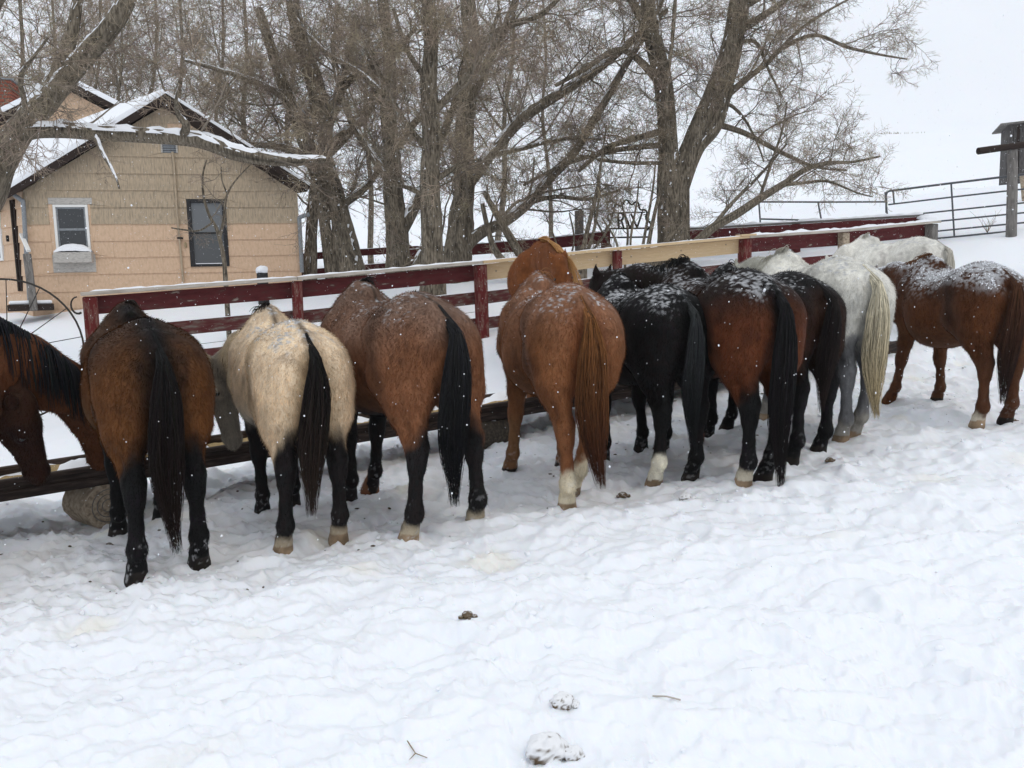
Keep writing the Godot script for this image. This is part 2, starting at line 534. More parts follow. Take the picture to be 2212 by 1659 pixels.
# surface nets over the box lo..hi with cells of h: [positions, normals, indices]
func nets(fd: Field, lo: Vector3, hi: Vector3, h: float) -> Array:
	var nx := (int((hi.x - lo.x) / h / 8.0) + 1) * 8
	var ny := (int((hi.y - lo.y) / h / 8.0) + 1) * 8
	var nz := (int((hi.z - lo.z) / h / 8.0) + 1) * 8
	var sx := 1
	var sy := nx + 1
	var sz := (nx + 1) * (ny + 1)
	var val := PackedFloat32Array()
	val.resize(sz * (nz + 1))
	val.fill(99.0)
	var vid := PackedInt32Array()
	vid.resize(sz * (nz + 1))
	vid.fill(-1)
	var all := PackedInt32Array([-1])
	for j in fd.a.size():
		all.append(j)
	var cells := PackedInt32Array()
	for bx in range(0, nx, 8):
		for by in range(0, ny, 8):
			for bz in range(0, nz, 8):
				var mid := lo + Vector3(bx + 4, by + 4, bz + 4) * h
				var l8 := fd.near(mid, 7.0 * h * 1.5 + 0.1, all)
				if l8.is_empty():
					continue
				var d8 := fd.value(mid, l8)
				if absf(d8) > 7.0 * h * 1.8 + 0.04:
					continue
				for q in 8:
					var cx := bx + (q & 1) * 4
					var cy := by + ((q >> 1) & 1) * 4
					var cz := bz + ((q >> 2) & 1) * 4
					var m4 := lo + Vector3(cx + 2, cy + 2, cz + 2) * h
					var d4 := fd.value(m4, l8)
					if absf(d4) > 3.5 * h * 1.7 + 0.012:
						continue
					var l4 := fd.near(m4, absf(d4) + 3.5 * h * 1.6 + 0.07, l8)
					for q2 in 8:
						var ex := cx + (q2 & 1) * 2
						var ey := cy + ((q2 >> 1) & 1) * 2
						var ez := cz + ((q2 >> 2) & 1) * 2
						var d2 := fd.value(lo + Vector3(ex + 1, ey + 1, ez + 1) * h, l4)
						if absf(d2) > 1.75 * h * 1.5 + 0.003:
							continue
						for dx in 3:
							for dy in 3:
								for dz in 3:
									var g := (ex + dx) + (ey + dy) * sy + (ez + dz) * sz
									if val[g] > 90.0:
										val[g] = fd.value(lo + Vector3(ex + dx, ey + dy, ez + dz) * h, l4)
						for dx in 2:
							for dy in 2:
								for dz in 2:
									cells.append((ex + dx) + (ey + dy) * sy + (ez + dz) * sz)
	var vs := PackedVector3Array()
	var corner := PackedInt32Array([0, 1, sy, sy + 1, sz, sz + 1, sz + sy, sz + sy + 1])
	var ea := PackedInt32Array([0, 2, 4, 6, 0, 1, 4, 5, 0, 1, 2, 3])
	var eb := PackedInt32Array([1, 3, 5, 7, 2, 3, 6, 7, 4, 5, 6, 7])
	var live := PackedInt32Array()
	var cv := PackedFloat32Array()
	cv.resize(8)
	for g in cells:
		var neg := 0
		var ok := true
		for q in 8:
			var x := val[g + corner[q]]
			if x > 90.0:
				ok = false
				break
			cv[q] = x
			if x < 0.0:
				neg += 1
		if not ok or neg == 0 or neg == 8:
			continue
		var sum := Vector3.ZERO
		var cnt := 0
		for e in 12:
			var p := cv[ea[e]]
			var q := cv[eb[e]]
			if (p < 0.0) != (q < 0.0):
				var t := p / (p - q)
				var ca := ea[e]
				var cb := eb[e]
				var va := Vector3(ca & 1, (ca >> 1) & 1, ca >> 2)
				var vb := Vector3(cb & 1, (cb >> 1) & 1, cb >> 2)
				sum += va.lerp(vb, t)
				cnt += 1
		sum /= cnt
		var gz := g / sz
		var gy := (g - gz * sz) / sy
		var gx := g - gz * sz - gy * sy
		vid[g] = vs.size()
		vs.append(lo + (Vector3(gx, gy, gz) + sum) * h)
		live.append(g)
	var ns := PackedVector3Array()
	ns.resize(vs.size())
	var idx := PackedInt32Array()
	var o1 := PackedInt32Array([sy, sz, 1])
	var o2 := PackedInt32Array([sz, 1, sy])
	var st := PackedInt32Array([1, sy, sz])
	for g in live:
		var base := val[g]
		for ax in 3:
			var other := val[g + st[ax]]
			if (base < 0.0) == (other < 0.0):
				continue
			var u := o1[ax]
			var w := o2[ax]
			if g - u - w < 0:
				continue
			var i0 := vid[g]
			var i1 := vid[g - u]
			var i2 := vid[g - u - w]
			var i3 := vid[g - w]
			if i1 < 0 or i2 < 0 or i3 < 0:
				continue
			if base < 0.0:
				idx.append_array([i0, i2, i1, i0, i3, i2])
			else:
				idx.append_array([i0, i1, i2, i0, i2, i3])
			var nn := (vs[i2] - vs[i0]).cross(vs[i1] - vs[i0]) if base < 0.0 else (vs[i1] - vs[i0]).cross(vs[i2] - vs[i0])
			nn = -nn
			var nn2 := (vs[i3] - vs[i0]).cross(vs[i2] - vs[i0]) if base < 0.0 else (vs[i2] - vs[i0]).cross(vs[i3] - vs[i0])
			nn -= nn2
			ns[i0] += nn
			ns[i1] += nn
			ns[i2] += nn
			ns[i3] += nn
	for q in ns.size():
		ns[q] = ns[q].normalized()
	return [vs, ns, idx]

func horse_field(c: Dictionary) -> Field:
	var fd := Field.new()
	var low: float = c.get("low", 0.0)      # a horse with flatter withers
	var rows := []
	for r in TRUNK:
		rows.append([r[0], r[1] - low * exp(-pow((r[0] - 1.22) / 0.16, 2.0)), r[2], r[3]])
	fd.loft(rows, c.get("fat", 1.0))
	var gy: Array = c.legs          # [hind left, hind right, fore left, fore right] hoof offsets: Vector3(right, up, forward)
	for leg in 4:
		var s := -1.0 if leg % 2 == 0 else 1.0
		var o: Vector3 = gy[leg]
		var J := func(x: float, y: float, f: float) -> Vector3:      # leans the leg towards where its hoof stands
			var w := clampf(1.0 - y / 1.05, 0.0, 1.0)
			return Vector3(s * x + o.x * w, y + o.y * minf(1.0, w * 1.2), -(f + o.z * w))
		var Y := Vector3.RIGHT
		if leg < 2:
			fd.cap(J.call(0.128, 1.13, 0.20), J.call(0.158, 0.96, 0.34), 0.175, 0.135, 0.12)
			fd.cap(J.call(0.115, 1.12, 0.02), J.call(0.15, 0.88, 0.03), 0.15, 0.125, 0.07)
			fd.cap(J.call(0.164, 1.02, 0.14), J.call(0.165, 0.86, 0.13), 0.15, 0.125, 0.10)
			fd.cap(J.call(0.175, 0.95, 0.34), J.call(0.16, 0.76, 0.16), 0.12, 0.095, 0.09)
			fd.cap(J.call(0.16, 0.76, 0.15), J.call(0.152, 0.56, 0.02), 0.088, 0.062, 0.04)
			fd.cap(J.call(0.15, 0.82, 0.02), J.call(0.150, 0.595, -0.055), 0.075, 0.034, 0.045)
			fd.cap(J.call(0.150, 0.58, -0.02), J.call(0.150, 0.47, 0.0), 0.064, 0.053, 0.04)
			fd.cap(J.call(0.150, 0.50, 0.0), J.call(0.150, 0.33, 0.01), 0.051, 0.038, 0.03)
			fd.cap(J.call(0.150, 0.33, 0.01), J.call(0.150, 0.20, 0.015), 0.038, 0.056, 0.03)
			fd.cap(J.call(0.150, 0.20, 0.01), J.call(0.150, 0.17, -0.02), 0.045, 0.030, 0.03)
			fd.cap(J.call(0.150, 0.19, 0.02), J.call(0.150, 0.09, 0.07), 0.048, 0.052, 0.03)
			fd.cap(J.call(0.150, 0.075, 0.075), J.call(0.150, 0.0, 0.10), 0.056, 0.070, 0.02)
			# point of hip
			fd.cap(Vector3(s * 0.22, 1.22, -0.46), Vector3(s * 0.17, 1.27, -0.36), 0.06, 0.08, 0.10)
			# rounded croup muscle
			fd.cap(Vector3(s * 0.10, 1.19, -0.09), Vector3(s * 0.135, 1.20, -0.34), 0.165, 0.175, 0.09)
		else:
			fd.cap(Vector3(s * 0.155, 1.20, -1.22), J.call(0.165, 0.98, 1.36), 0.15, 0.135, 0.08)
			fd.cap(J.call(0.16, 1.0, 1.30), J.call(0.155, 0.86, 1.20), 0.13, 0.105, 0.06)
			fd.cap(J.call(0.155, 0.88, 1.20), J.call(0.145, 0.66, 1.22), 0.105, 0.072, 0.05)
			fd.cap(J.call(0.145, 0.66, 1.22), J.call(0.14, 0.50, 1.23), 0.072, 0.058, 0.03)
			fd.cap(J.call(0.14, 0.50, 1.235), J.call(0.14, 0.45, 1.235), 0.060, 0.054, 0.03)
			fd.cap(J.call(0.14, 0.45, 1.225), J.call(0.14, 0.30, 1.22), 0.047, 0.038, 0.03)
			fd.cap(J.call(0.14, 0.30, 1.22), J.call(0.14, 0.19, 1.22), 0.038, 0.050, 0.03)
			fd.cap(J.call(0.14, 0.19, 1.215), J.call(0.14, 0.155, 1.19), 0.042, 0.030, 0.03)
			fd.cap(J.call(0.14, 0.18, 1.225), J.call(0.14, 0.09, 1.27), 0.045, 0.052, 0.03)
			fd.cap(J.call(0.14, 0.075, 1.275), J.call(0.14, 0.0, 1.30), 0.057, 0.072, 0.02)
	# dock of the tail, withers, crest
	fd.cap(Vector3(0, 1.36, -0.06), Vector3(0, 1.30, 0.07), 0.045, 0.032, 0.08)
	fd.cap(Vector3(0, 1.46 - low, -1.02), Vector3(0, 1.505 - low, -1.22), 0.05, 0.055, 0.07)
	# neck and head
	var poll: Vector3 = c.poll
	var muz: Vector3 = c.muzzle
	var n0 := Vector3(0, 1.16, -1.30)
	var dirn := (poll - n0).normalized()
	var side := dirn.cross(Vector3.UP).normalized()      # flat direction of the neck
	var n1 := n0.lerp(poll, 0.5) + Vector3(0, 0.07, 0)
	var nk: float = c.get("neck", 1.0)
	fd.cap(n0, n1, 0.27 * nk, 0.20 * nk, 0.09, 1.65, side)
	fd.cap(n1, poll, 0.20 * nk, 0.135 * nk, 0.06, 1.6, side)
	fd.cap(Vector3(0, 1.40, -1.22), n1 + Vector3(0, 0.10, 0), 0.075, 0.075, 0.08)
	var ax := (muz - poll).normalized()
	var L := (muz - poll).length()
	var face: Vector3 = c.face if c.has("face") else (dirn - ax * dirn.dot(ax)).normalized()      # forehead looks this way
	var hs := ax.cross(face).normalized()
	fd.cap(poll + face * 0.01, poll + ax * L * 0.22 + face * 0.015, 0.10, 0.10, 0.05, 1.15, hs)
	fd.cap(poll + ax * L * 0.12 - face * 0.075, poll + ax * L * 0.42 - face * 0.055, 0.115, 0.075, 0.05, 1.45, hs)
	fd.cap(poll + ax * L * 0.2 + face * 0.03, poll + ax * L * 0.86 + face * 0.0, 0.085, 0.058, 0.04, 1.12, hs)
	fd.cap(poll + ax * L * 0.40 - face * 0.05, poll + ax * L * 0.88 - face * 0.05, 0.062, 0.040, 0.04, 1.1, hs)
	fd.cap(poll + ax * L * 0.90, poll + ax * L * 0.98 - face * 0.015, 0.064, 0.056, 0.03, 1.05, hs)
	fd.cap(poll + ax * L * 0.93 - face * 0.065, poll + ax * L * 0.97 - face * 0.06, 0.032, 0.028, 0.03)
	for s in [-1.0, 1.0]:
		fd.cap(poll + ax * L * 0.24 + face * 0.045 + hs * (s * 0.082), poll + ax * L * 0.33 + face * 0.02 + hs * (s * 0.080), 0.026, 0.022, 0.03)
		fd.cap(poll + ax * L * 0.93 + face * 0.025 + hs * (s * 0.045), poll + ax * L * 0.98 + face * 0.01 + hs * (s * 0.042), 0.022, 0.014, 0.02)
		var er: Vector3 = poll - ax * 0.02 + face * 0.03 + hs * (s * 0.055)
		var tip: Vector3 = er + (-ax * 0.85 + hs * (s * 0.25) + face * float(c.get("ear", 0.25))).normalized() * 0.17
		fd.cap(er, er.lerp(tip, 0.5), 0.028, 0.030, 0.02, 1.0)
		fd.cap(er.lerp(tip, 0.5), tip, 0.030, 0.006, 0.02, 1.0)
	return fd

func coat_colour(c: Dictionary, p: Vector3, nn: Vector3, hooves: Array) -> Color:
	var f := -p.z
	var x := p.x
	var y := p.y
	var q := p * float(c.get("grain", 1.0)) + Vector3(c.seed * 7.0, 0, 0)
	var na := n_a.get_noise_3dv(q * 1.6)
	var nb := n_b.get_noise_3dv(q * 6.0)
	var nc := n_c.get_noise_3dv(Vector3(q.x * 26.0, q.y * 9.0, q.z * 18.0))
	var col: Color = c.base
	# quarters, barrel and forehand differ
	if c.has("top"):
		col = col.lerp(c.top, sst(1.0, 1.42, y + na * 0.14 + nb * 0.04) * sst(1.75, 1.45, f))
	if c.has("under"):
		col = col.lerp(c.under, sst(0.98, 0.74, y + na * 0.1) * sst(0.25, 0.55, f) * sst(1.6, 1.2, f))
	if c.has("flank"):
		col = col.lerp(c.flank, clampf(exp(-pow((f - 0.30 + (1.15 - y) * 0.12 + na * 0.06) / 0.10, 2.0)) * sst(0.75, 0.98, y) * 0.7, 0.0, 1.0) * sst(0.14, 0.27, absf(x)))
	if c.has("fore"):
		col = col.lerp(c.fore, sst(1.05, 1.45, f + na * 0.15) * sst(0.3, 0.6, y))
	if c.has("dorsal"):
		var w: float = exp(-pow(x / (c.get("dorsal_w", 0.05) * (1.0 + 0.8 * maxf(0.0, nb))), 2.0)) * sst(0.8, 1.05, y) * sst(1.3, 1.1, f)
		col = col.lerp(c.dorsal, clampf(w * c.get("dorsal_a", 1.0), 0.0, 1.0))
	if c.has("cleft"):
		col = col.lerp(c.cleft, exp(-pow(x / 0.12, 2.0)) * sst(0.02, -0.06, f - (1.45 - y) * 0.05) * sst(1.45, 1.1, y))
	if not c.has("dapple") and y > 0.7:      # dried mud and rubbed patches
		col = col.lerp(col * Color(0.62, 0.6, 0.6), 0.75 * sst(0.25, 0.55, n_a.get_noise_3dv(q * 3.1 + Vector3(40, 0, 0)) + 0.4 * nb))
	if c.has("dapple") and y > 0.25:
		col = col.lerp(c.dapple, clampf(0.9 * sst(0.0, 0.45, n_b.get_noise_3dv(q * 5.0 + Vector3(9, 9, 9)) + 0.35 * sst(1.1, 0.5, y)), 0.0, 1.0) * sst(1.35, 0.75, y) * 0.85)
	# legs
	var hind := f < 0.72
	var dark: float = c.get("hind_dark", 0.0) if hind else c.get("fore_dark", 0.0)
	if dark > 0.0 and (hind or f < 1.45):
		var edge := dark + nb * 0.05 + na * 0.06 + (sst(0.12, -0.02, f) * 0.17 - sst(0.16, 0.25, absf(x)) * 0.14 if hind else 0.0)
		col = col.lerp(c.leg, sst(edge + 0.09, edge - 0.08, y))
	var li := (0 if hind else 2) + (0 if x < 0.0 else 1)
	if f < 1.45 and y < 0.5:
		var sock: Array = c.get("socks", [0, 0, 0, 0])
		if sock[li] > 0.0:
			col = col.lerp(c.get("sock", Color(0.62, 0.53, 0.38)), sst(sock[li] + 0.04, sock[li] - 0.035, y - hooves[li].y + nb * 0.07 + nc * 0.02))
		if y - hooves[li].y < 0.06 + 0.012 * nb:
			col = Color(0.028, 0.022, 0.018) if sock[li] <= 0.0 else Color(0.38, 0.27, 0.17)
			col = col * (0.8 + 0.4 * nb)
		# snow caught in the hair above the hoof
		var sp: float = sst(0.4, 0.6, n_c.get_noise_3dv(q * 24.0) + 0.5 * n_b.get_noise_3dv(q * 4.0)) * sst(0.34, 0.10, y - hooves[li].y) * 0.6 * c.get("spatter", 0.6)
		col = col.lerp(Color(0.7, 0.7, 0.72), sp)
	if c.has("head"):
		var pa: Vector3 = p - c.poll
		var ba: Vector3 = c.muzzle - c.poll
		var hh := clampf(pa.dot(ba) / ba.length_squared(), 0.0, 1.0)
		col = col.lerp(c.head, sst(0.24, 0.12, (pa - ba * hh).length() + nb * 0.03))
	for spot in c.get("spots", []):      # [where, radius, colour]
		var w: float = sst(spot[1], spot[1] * 0.35, p.distance_to(spot[0]) + nb * 0.02)
		col = col.lerp(spot[2], w)
	col = col * (1.0 + 0.22 * na + 0.18 * nb + 0.22 * nc)
	# rime and snow lying on the back
	var snow: float = c.get("snow", 0.0)
	if snow > 0.0:
		var lay := sst(0.35 - 0.45 * snow * snow, 0.95, nn.y) * sst(1.0, 1.25, y)
		var patch: float = n_b.get_noise_3dv(q * 2.6 + Vector3(3, 1, 0)) * 0.5 + n_c.get_noise_3dv(Vector3(q.x * 30.0, q.y * 22.0, q.z * 20.0)) * 0.95
		col = col.lerp(Color(0.55, 0.56, 0.58), clampf(sst(0.72 - snow, 1.15 - snow, patch + lay * 0.5) * lay, 0.0, 0.92))
	col.a = 1.0
	return Color(maxf(col.r, 0.002), maxf(col.g, 0.002), maxf(col.b, 0.002))

func strand(b: MB, pts: PackedVector3Array, r: float, c0: Color, c1: Color) -> void:
	var m := pts.size()
	b.tube(pts, ramp(r, r * 0.25, m), 3, c0, c1, false)

func tail_mesh(c: Dictionary, rg: RandomNumberGenerator) -> ArrayMesh:
	var b := MB.new()
	var t: Dictionary = c.tail
	var len_: float = t.get("len", 1.05)
	var sway: float = t.get("sway", 0.0)
	var wide: float = t.get("wide", 1.0)
	var c0: Color = t.root
	var c1: Color = t.tip
	var centre := func(s: float) -> Vector3:
		var y := 1.395 - s * (len_ + 0.03)
		var z := -0.01 + 0.195 * sst(0.0, 0.14, s) - 0.035 * sst(0.3, 1.0, s)
		return Vector3(sway * s * s + 0.012 * sin(s * 7.0), y, z)
	var width := func(s: float) -> float:
		return wide * (0.020 + 0.062 * sst(0.0, 0.38, s) + 0.008 * sst(0.3, 0.55, s) - 0.066 * sst(0.62, 1.04, s))
	# dense core
	var pts := PackedVector3Array()
	var rad := PackedFloat32Array()
	for k in 12:
		var s := 0.02 + 0.8 * k / 11.0
		pts.append(centre.call(s))
		rad.append(width.call(s) * 0.34 * (1.0 - 0.6 * sst(0.75, 0.82, s)))
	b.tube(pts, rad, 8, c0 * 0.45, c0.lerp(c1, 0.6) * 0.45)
	for k in int(t.get("n", 380) * 1.5):
		var s0 := rg.randf() * rg.randf() * 0.5
		var s1: float = 0.5 + 0.55 * pow(rg.randf(), 0.75)
		if rg.randf() < 0.06:
			s1 = 0.3 + rg.randf() * 0.3
		var a := rg.randf() * TAU
		var rho := sqrt(rg.randf()) * 1.0
		var a1 := a + rg.randf_range(-0.7, 0.7)
		var ps := PackedVector3Array()
		for e in 8:
			var u := float(e) / 7.0
			var s := lerpf(s0, s1, u)
			var w: float = width.call(s) * lerpf(0.35, 1.0, sst(0.0, 0.25, u)) * rho
			var ang := lerpf(a, a1, u)
			var p: Vector3 = centre.call(s)
			p += Vector3(cos(ang) * w, sin(u * 9.0 + a) * 0.004, sin(ang) * w * 0.6)
			p.x += n_a.get_noise_2d(s * 3.0 + a * 9.0, c.seed * 5.0) * 0.03 * s
			ps.append(p)
		var tint := rg.randf_range(0.4, 1.6)
		strand(b, ps, rg.randf_range(0.0016, 0.0038), c0.lerp(c1, s0 * 0.5) * tint, c0.lerp(c1, sst(0.3, 0.95, s1)) * tint)
	return b.mesh()

func mane_mesh(c: Dictionary, rg: RandomNumberGenerator) -> ArrayMesh:
	var b := MB.new()
	var m: Dictionary = c.mane
	var poll: Vector3 = c.poll
	var n0 := Vector3(0, 1.59 - c.get("low", 0.0), -1.15)
	var n2 := poll + Vector3(0, 0.11, 0) - ((poll - n0) * Vector3(1, 0, 1)).normalized() * 0.02
	if c.has("face"):
		n2 = poll - (c.muzzle - poll).normalized() * 0.1
	var n1 := (Vector3(0, 1.16, -1.30).lerp(poll, 0.5) + Vector3(0, 0.26, 0)) * 2.0 - (n0 + n2) * 0.5
	var s: float = m.get("side", 1.0)
	for k in int(m.get("n", 260)):
		var t := rg.randf() if k % 4 else rg.randf() * 0.13
		var p := n0 * (1 - t) * (1 - t) + n1 * 2.0 * t * (1 - t) + n2 * t * t
		var tan_ := ((n1 - n0) * (1 - t) + (n2 - n1) * t).normalized()
		var out := tan_.cross(Vector3.UP).normalized() * s
		p += out * rg.randf_range(-0.02, 0.03) - Vector3(0, 0.02 - m.get("lift", 0.0), 0)
		var v := Vector3(0, rg.randf_range(0.4, 1.0), 0) + out * rg.randf_range(0.2, 0.9) + tan_ * rg.randf_range(-0.4, 0.2)
		v = v.normalized() * 0.05
		var len_: float = m.get("len", 0.24) * rg.randf_range(0.6, 1.15) * lerpf(0.55, 1.0, sst(0.0, 0.35, t))
		if t < 0.13:
			len_ = rg.randf_range(0.05, 0.13)
		var ps := PackedVector3Array([p])
		for e in 5:
			v += (Vector3(0, -0.062, 0) + out * 0.006) * (1.0 if t > 0.13 else 0.25)
			v = v.normalized() * len_ / 5.0
			p += v
			ps.append(p)
		var tint := rg.randf_range(0.7, 1.35)
		strand(b, ps, rg.randf_range(0.003, 0.006), m.col * tint, m.get("tip", m.col) * tint)
	return b.mesh()

func horse_mesh(c: Dictionary) -> Dictionary:      # runs on a worker thread: only arrays
	var fd := horse_field(c)
	var h: float = c.get("cell", 0.014)
	var lo := Vector3(-0.62, -0.25, -1.75)
	var hi := Vector3(0.62, 1.62, 0.24)
	for q in [c.poll, c.muzzle]:
		lo = lo.min(q - Vector3(0.3, 0.2, 0.3))
		hi = hi.max(q + Vector3(0.3, 0.3, 0.3))
	for q in c.legs:
		lo.y = minf(lo.y, q.y - 0.1)
	var r := nets(fd, lo, hi, h)
	var vs: PackedVector3Array = r[0]
	var ns: PackedVector3Array = r[1]
	var cs := PackedColorArray()
	cs.resize(vs.size())
	for k in vs.size():
		cs[k] = coat_colour(c, vs[k], ns[k], c.legs)
	# winter coat: short hairs lying back and down
	var rg := RandomNumberGenerator.new()
	rg.seed = 1000 + int(c.seed * 10.0)
	var b := MB.new()
	var hl: float = c.get("hair", 0.028)
	for k in vs.size():
		var nn := ns[k]
		var p := vs[k]
		var f := -p.z
		if p.y - 0.08 < 0.0 and f < 1.5:
			continue
		var flow := Vector3(0, -0.75, 0.65) if f < 1.55 else Vector3(0, -0.6, 0.1)
		if f < 0.1:
			flow = Vector3(p.x * 0.8, -1.0, 0.15)
		flow += Vector3(n_a.get_noise_3dv(p * 5.0), 0, n_b.get_noise_3dv(p * 5.0)) * 0.7
		flow = (flow - nn * flow.dot(nn)).normalized()
		for e in 2:
			var d := (flow + Vector3(rg.randf_range(-0.4, 0.4), rg.randf_range(-0.3, 0.3), rg.randf_range(-0.4, 0.4)) + nn * rg.randf_range(0.12, 0.6)).normalized()
			var sd := d.cross(nn).normalized() * 0.0022
			var root := p + Vector3(rg.randf_range(-1, 1), rg.randf_range(-1, 1), rg.randf_range(-1, 1)) * h * 0.5 - nn * 0.003
			var L := hl * rg.randf_range(0.5, 1.2) * (0.6 if p.y < 0.6 and f < 1.5 else 1.0)
			var tint := rg.randf_range(0.72, 1.3)
			var col := cs[k] * tint
			var q := b.v.size()
			var tipp := root + d * L
			var fnm := (tipp - root - sd).cross(sd * -2.0).normalized()      # facet normal, outward side first
			var a0 := root + sd
			var b0 := root - sd
			if fnm.dot(nn) < 0.0:
				fnm = -fnm
				a0 = root - sd
				b0 = root + sd
			b.v.append(a0)
			b.v.append(b0)
			b.v.append(tipp)
			for w in 3:
				b.n.append(fnm)
				b.c.append(col)
			b.i.append_array([q, q + 1, q + 2])
	var flakes: Array[Vector3] = []
	var fn: Array[Vector3] = []
	var snow: float = c.get("snow", 0.0)
	if snow > 0.0:
		for k in range(0, vs.size()):
			var lay := sst(0.4, 0.95, ns[k].y) * sst(1.1, 1.25, vs[k].y)
			var q := vs[k] + Vector3(c.seed * 7.0, 0, 0)
			var patch: float = n_b.get_noise_3dv(q * 2.6 + Vector3(3, 1, 0)) * 0.5 + n_c.get_noise_3dv(q * 13.0) * 0.7
			if lay > 0.05 and patch + lay * 0.4 > 1.02 - snow and rg.randf() < 0.35 * sst(0.1, 0.5, snow):
				flakes.append(vs[k] + Vector3(rg.randf_range(-1, 1), 0, rg.randf_range(-1, 1)) * h)
				fn.append(ns[k])
	return {"v": vs, "n": ns, "c": cs, "i": r[2], "fur": b, "flakes": flakes, "fn": fn}

func finish_horse(c: Dictionary, r: Dictionary) -> void:
	var o := thing("horse", c.label, "horse", c.where, c.turn, "horses eating at the feed trough")
	var sc: float = c.get("scale", 1.0)
	var b := MB.new()
	b.v = r.v
	b.n = r.n
	b.c = r.c
	b.i = r.i
	var t := Transform3D(Basis.from_scale(Vector3.ONE * sc), Vector3.ZERO)
	part("body", b.mesh(), M.coat, o, t)
	part("coat_hair", r.fur.mesh(), M.fur, o, t, true)
	var rg := RandomNumberGenerator.new()
	rg.seed = 77 + int(c.seed * 10.0)
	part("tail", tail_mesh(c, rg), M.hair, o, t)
	part("mane", mane_mesh(c, rg), M.hair, o, t)
	if c.get("eyes", false):
		var ax: Vector3 = (c.muzzle - c.poll).normalized()
		var L: float = (c.muzzle - c.poll).length()
		var dirn: Vector3 = (c.poll - Vector3(0, 1.16, -1.30)).normalized()
		var face: Vector3 = c.face if c.has("face") else (dirn - ax * dirn.dot(ax)).normalized()
		var hs := ax.cross(face).normalized()
		var s := SphereMesh.new()
		s.radius = 0.021
		s.height = 0.042
		s.radial_segments = 14
		s.rings = 8
		for e in [-1.0, 1.0]:
			part("eye", s, M.eye, o, t * Transform3D(Basis(), c.poll + ax * L * 0.285 + face * 0.036 + hs * (e * 0.091)))
	if r.flakes.size():
		var mm := MultiMesh.new()
		mm.transform_format = MultiMesh.TRANSFORM_3D
		mm.mesh = clump
		mm.instance_count = r.flakes.size()
		for k in r.flakes.size():
			var s := rg.randf_range(0.3, 1.0) * rg.randf_range(0.5, 1.0) * 0.009
			var bs := Basis(Vector3(rg.randf(), rg.randf(), rg.randf() + 0.01).normalized(), rg.randf() * TAU) * Basis.from_scale(Vector3(s * rg.randf_range(0.7, 1.8), s * 0.6, s))
			mm.set_instance_transform(k, Transform3D(bs, r.flakes[k] + r.fn[k] * 0.004))
		var mi := MultiMeshInstance3D.new()
		mi.name = "snow_dusting"
		mi.multimesh = mm
		mi.material_override = M.powder
		o.add_child(mi, true)
		mi.transform = t
		mi.set_meta("kind", "stuff")

var clump: ArrayMesh

func snow_clump(seed_: float) -> ArrayMesh:      # a rough little ball of unit radius
	var s := SphereMesh.new()
	s.radius = 1.0
	s.height = 2.0
	s.radial_segments = 10
	s.rings = 6
	var a := s.get_mesh_arrays()
	var vs: PackedVector3Array = a[Mesh.ARRAY_VERTEX]
	for k in vs.size():
		vs[k] *= 1.0 + 0.3 * n_b.get_noise_3dv(vs[k] * 1.1 + Vector3(seed_, 0, 0))
	a[Mesh.ARRAY_VERTEX] = vs
	var m := ArrayMesh.new()
	m.add_surface_from_arrays(Mesh.PRIMITIVE_TRIANGLES, a)
	return m

func local_of(c: Dictionary, p: Vector3) -> Vector3:
	var sc: float = c.get("scale", 1.0)
	return Basis(Vector3.UP, -c.turn) * (p - c.where) / sc

func set_horse(c: Dictionary) -> void:
	# hooves onto the snow: c.legs holds (right, forward) offsets in metres from the square stance
	var sc: float = c.get("scale", 1.0)
	c.where.y = relief(c.where.x, c.where.z)
	var out := []
	var b := Basis(Vector3.UP, c.turn)
	for k in 4:
		var o: Vector2 = c.get("stance", [Vector2.ZERO, Vector2.ZERO, Vector2.ZERO, Vector2.ZERO])[k]
		var base := Vector3((-1.0 if k % 2 == 0 else 1.0) * (0.15 if k < 2 else 0.14), 0, -(0.10 if k < 2 else 1.30))
		var w: Vector3 = c.where + b * ((base + Vector3(o.x, 0, -o.y)) * sc)
		out.append(Vector3(o.x, (relief(w.x, w.z) - c.where.y) / sc - 0.015, o.y))
	c.legs = out
	if c.has("poll_at"):
		c.poll = local_of(c, c.poll_at)
		c.muzzle = local_of(c, c.muzzle_at)
		if c.has("face_to"):
			c.face = (Basis(Vector3.UP, -c.turn) * c.face_to).normalized()
			var ax: Vector3 = (c.muzzle - c.poll).normalized()
			c.face = (c.face - ax * c.face.dot(ax)).normalized()
	elif not c.has("poll"):
		c.poll = Vector3(c.get("bend", 0.0), 1.0, -1.95)
		c.muzzle = Vector3(c.get("bend", 0.0) * 1.2, 0.52, -2.22)

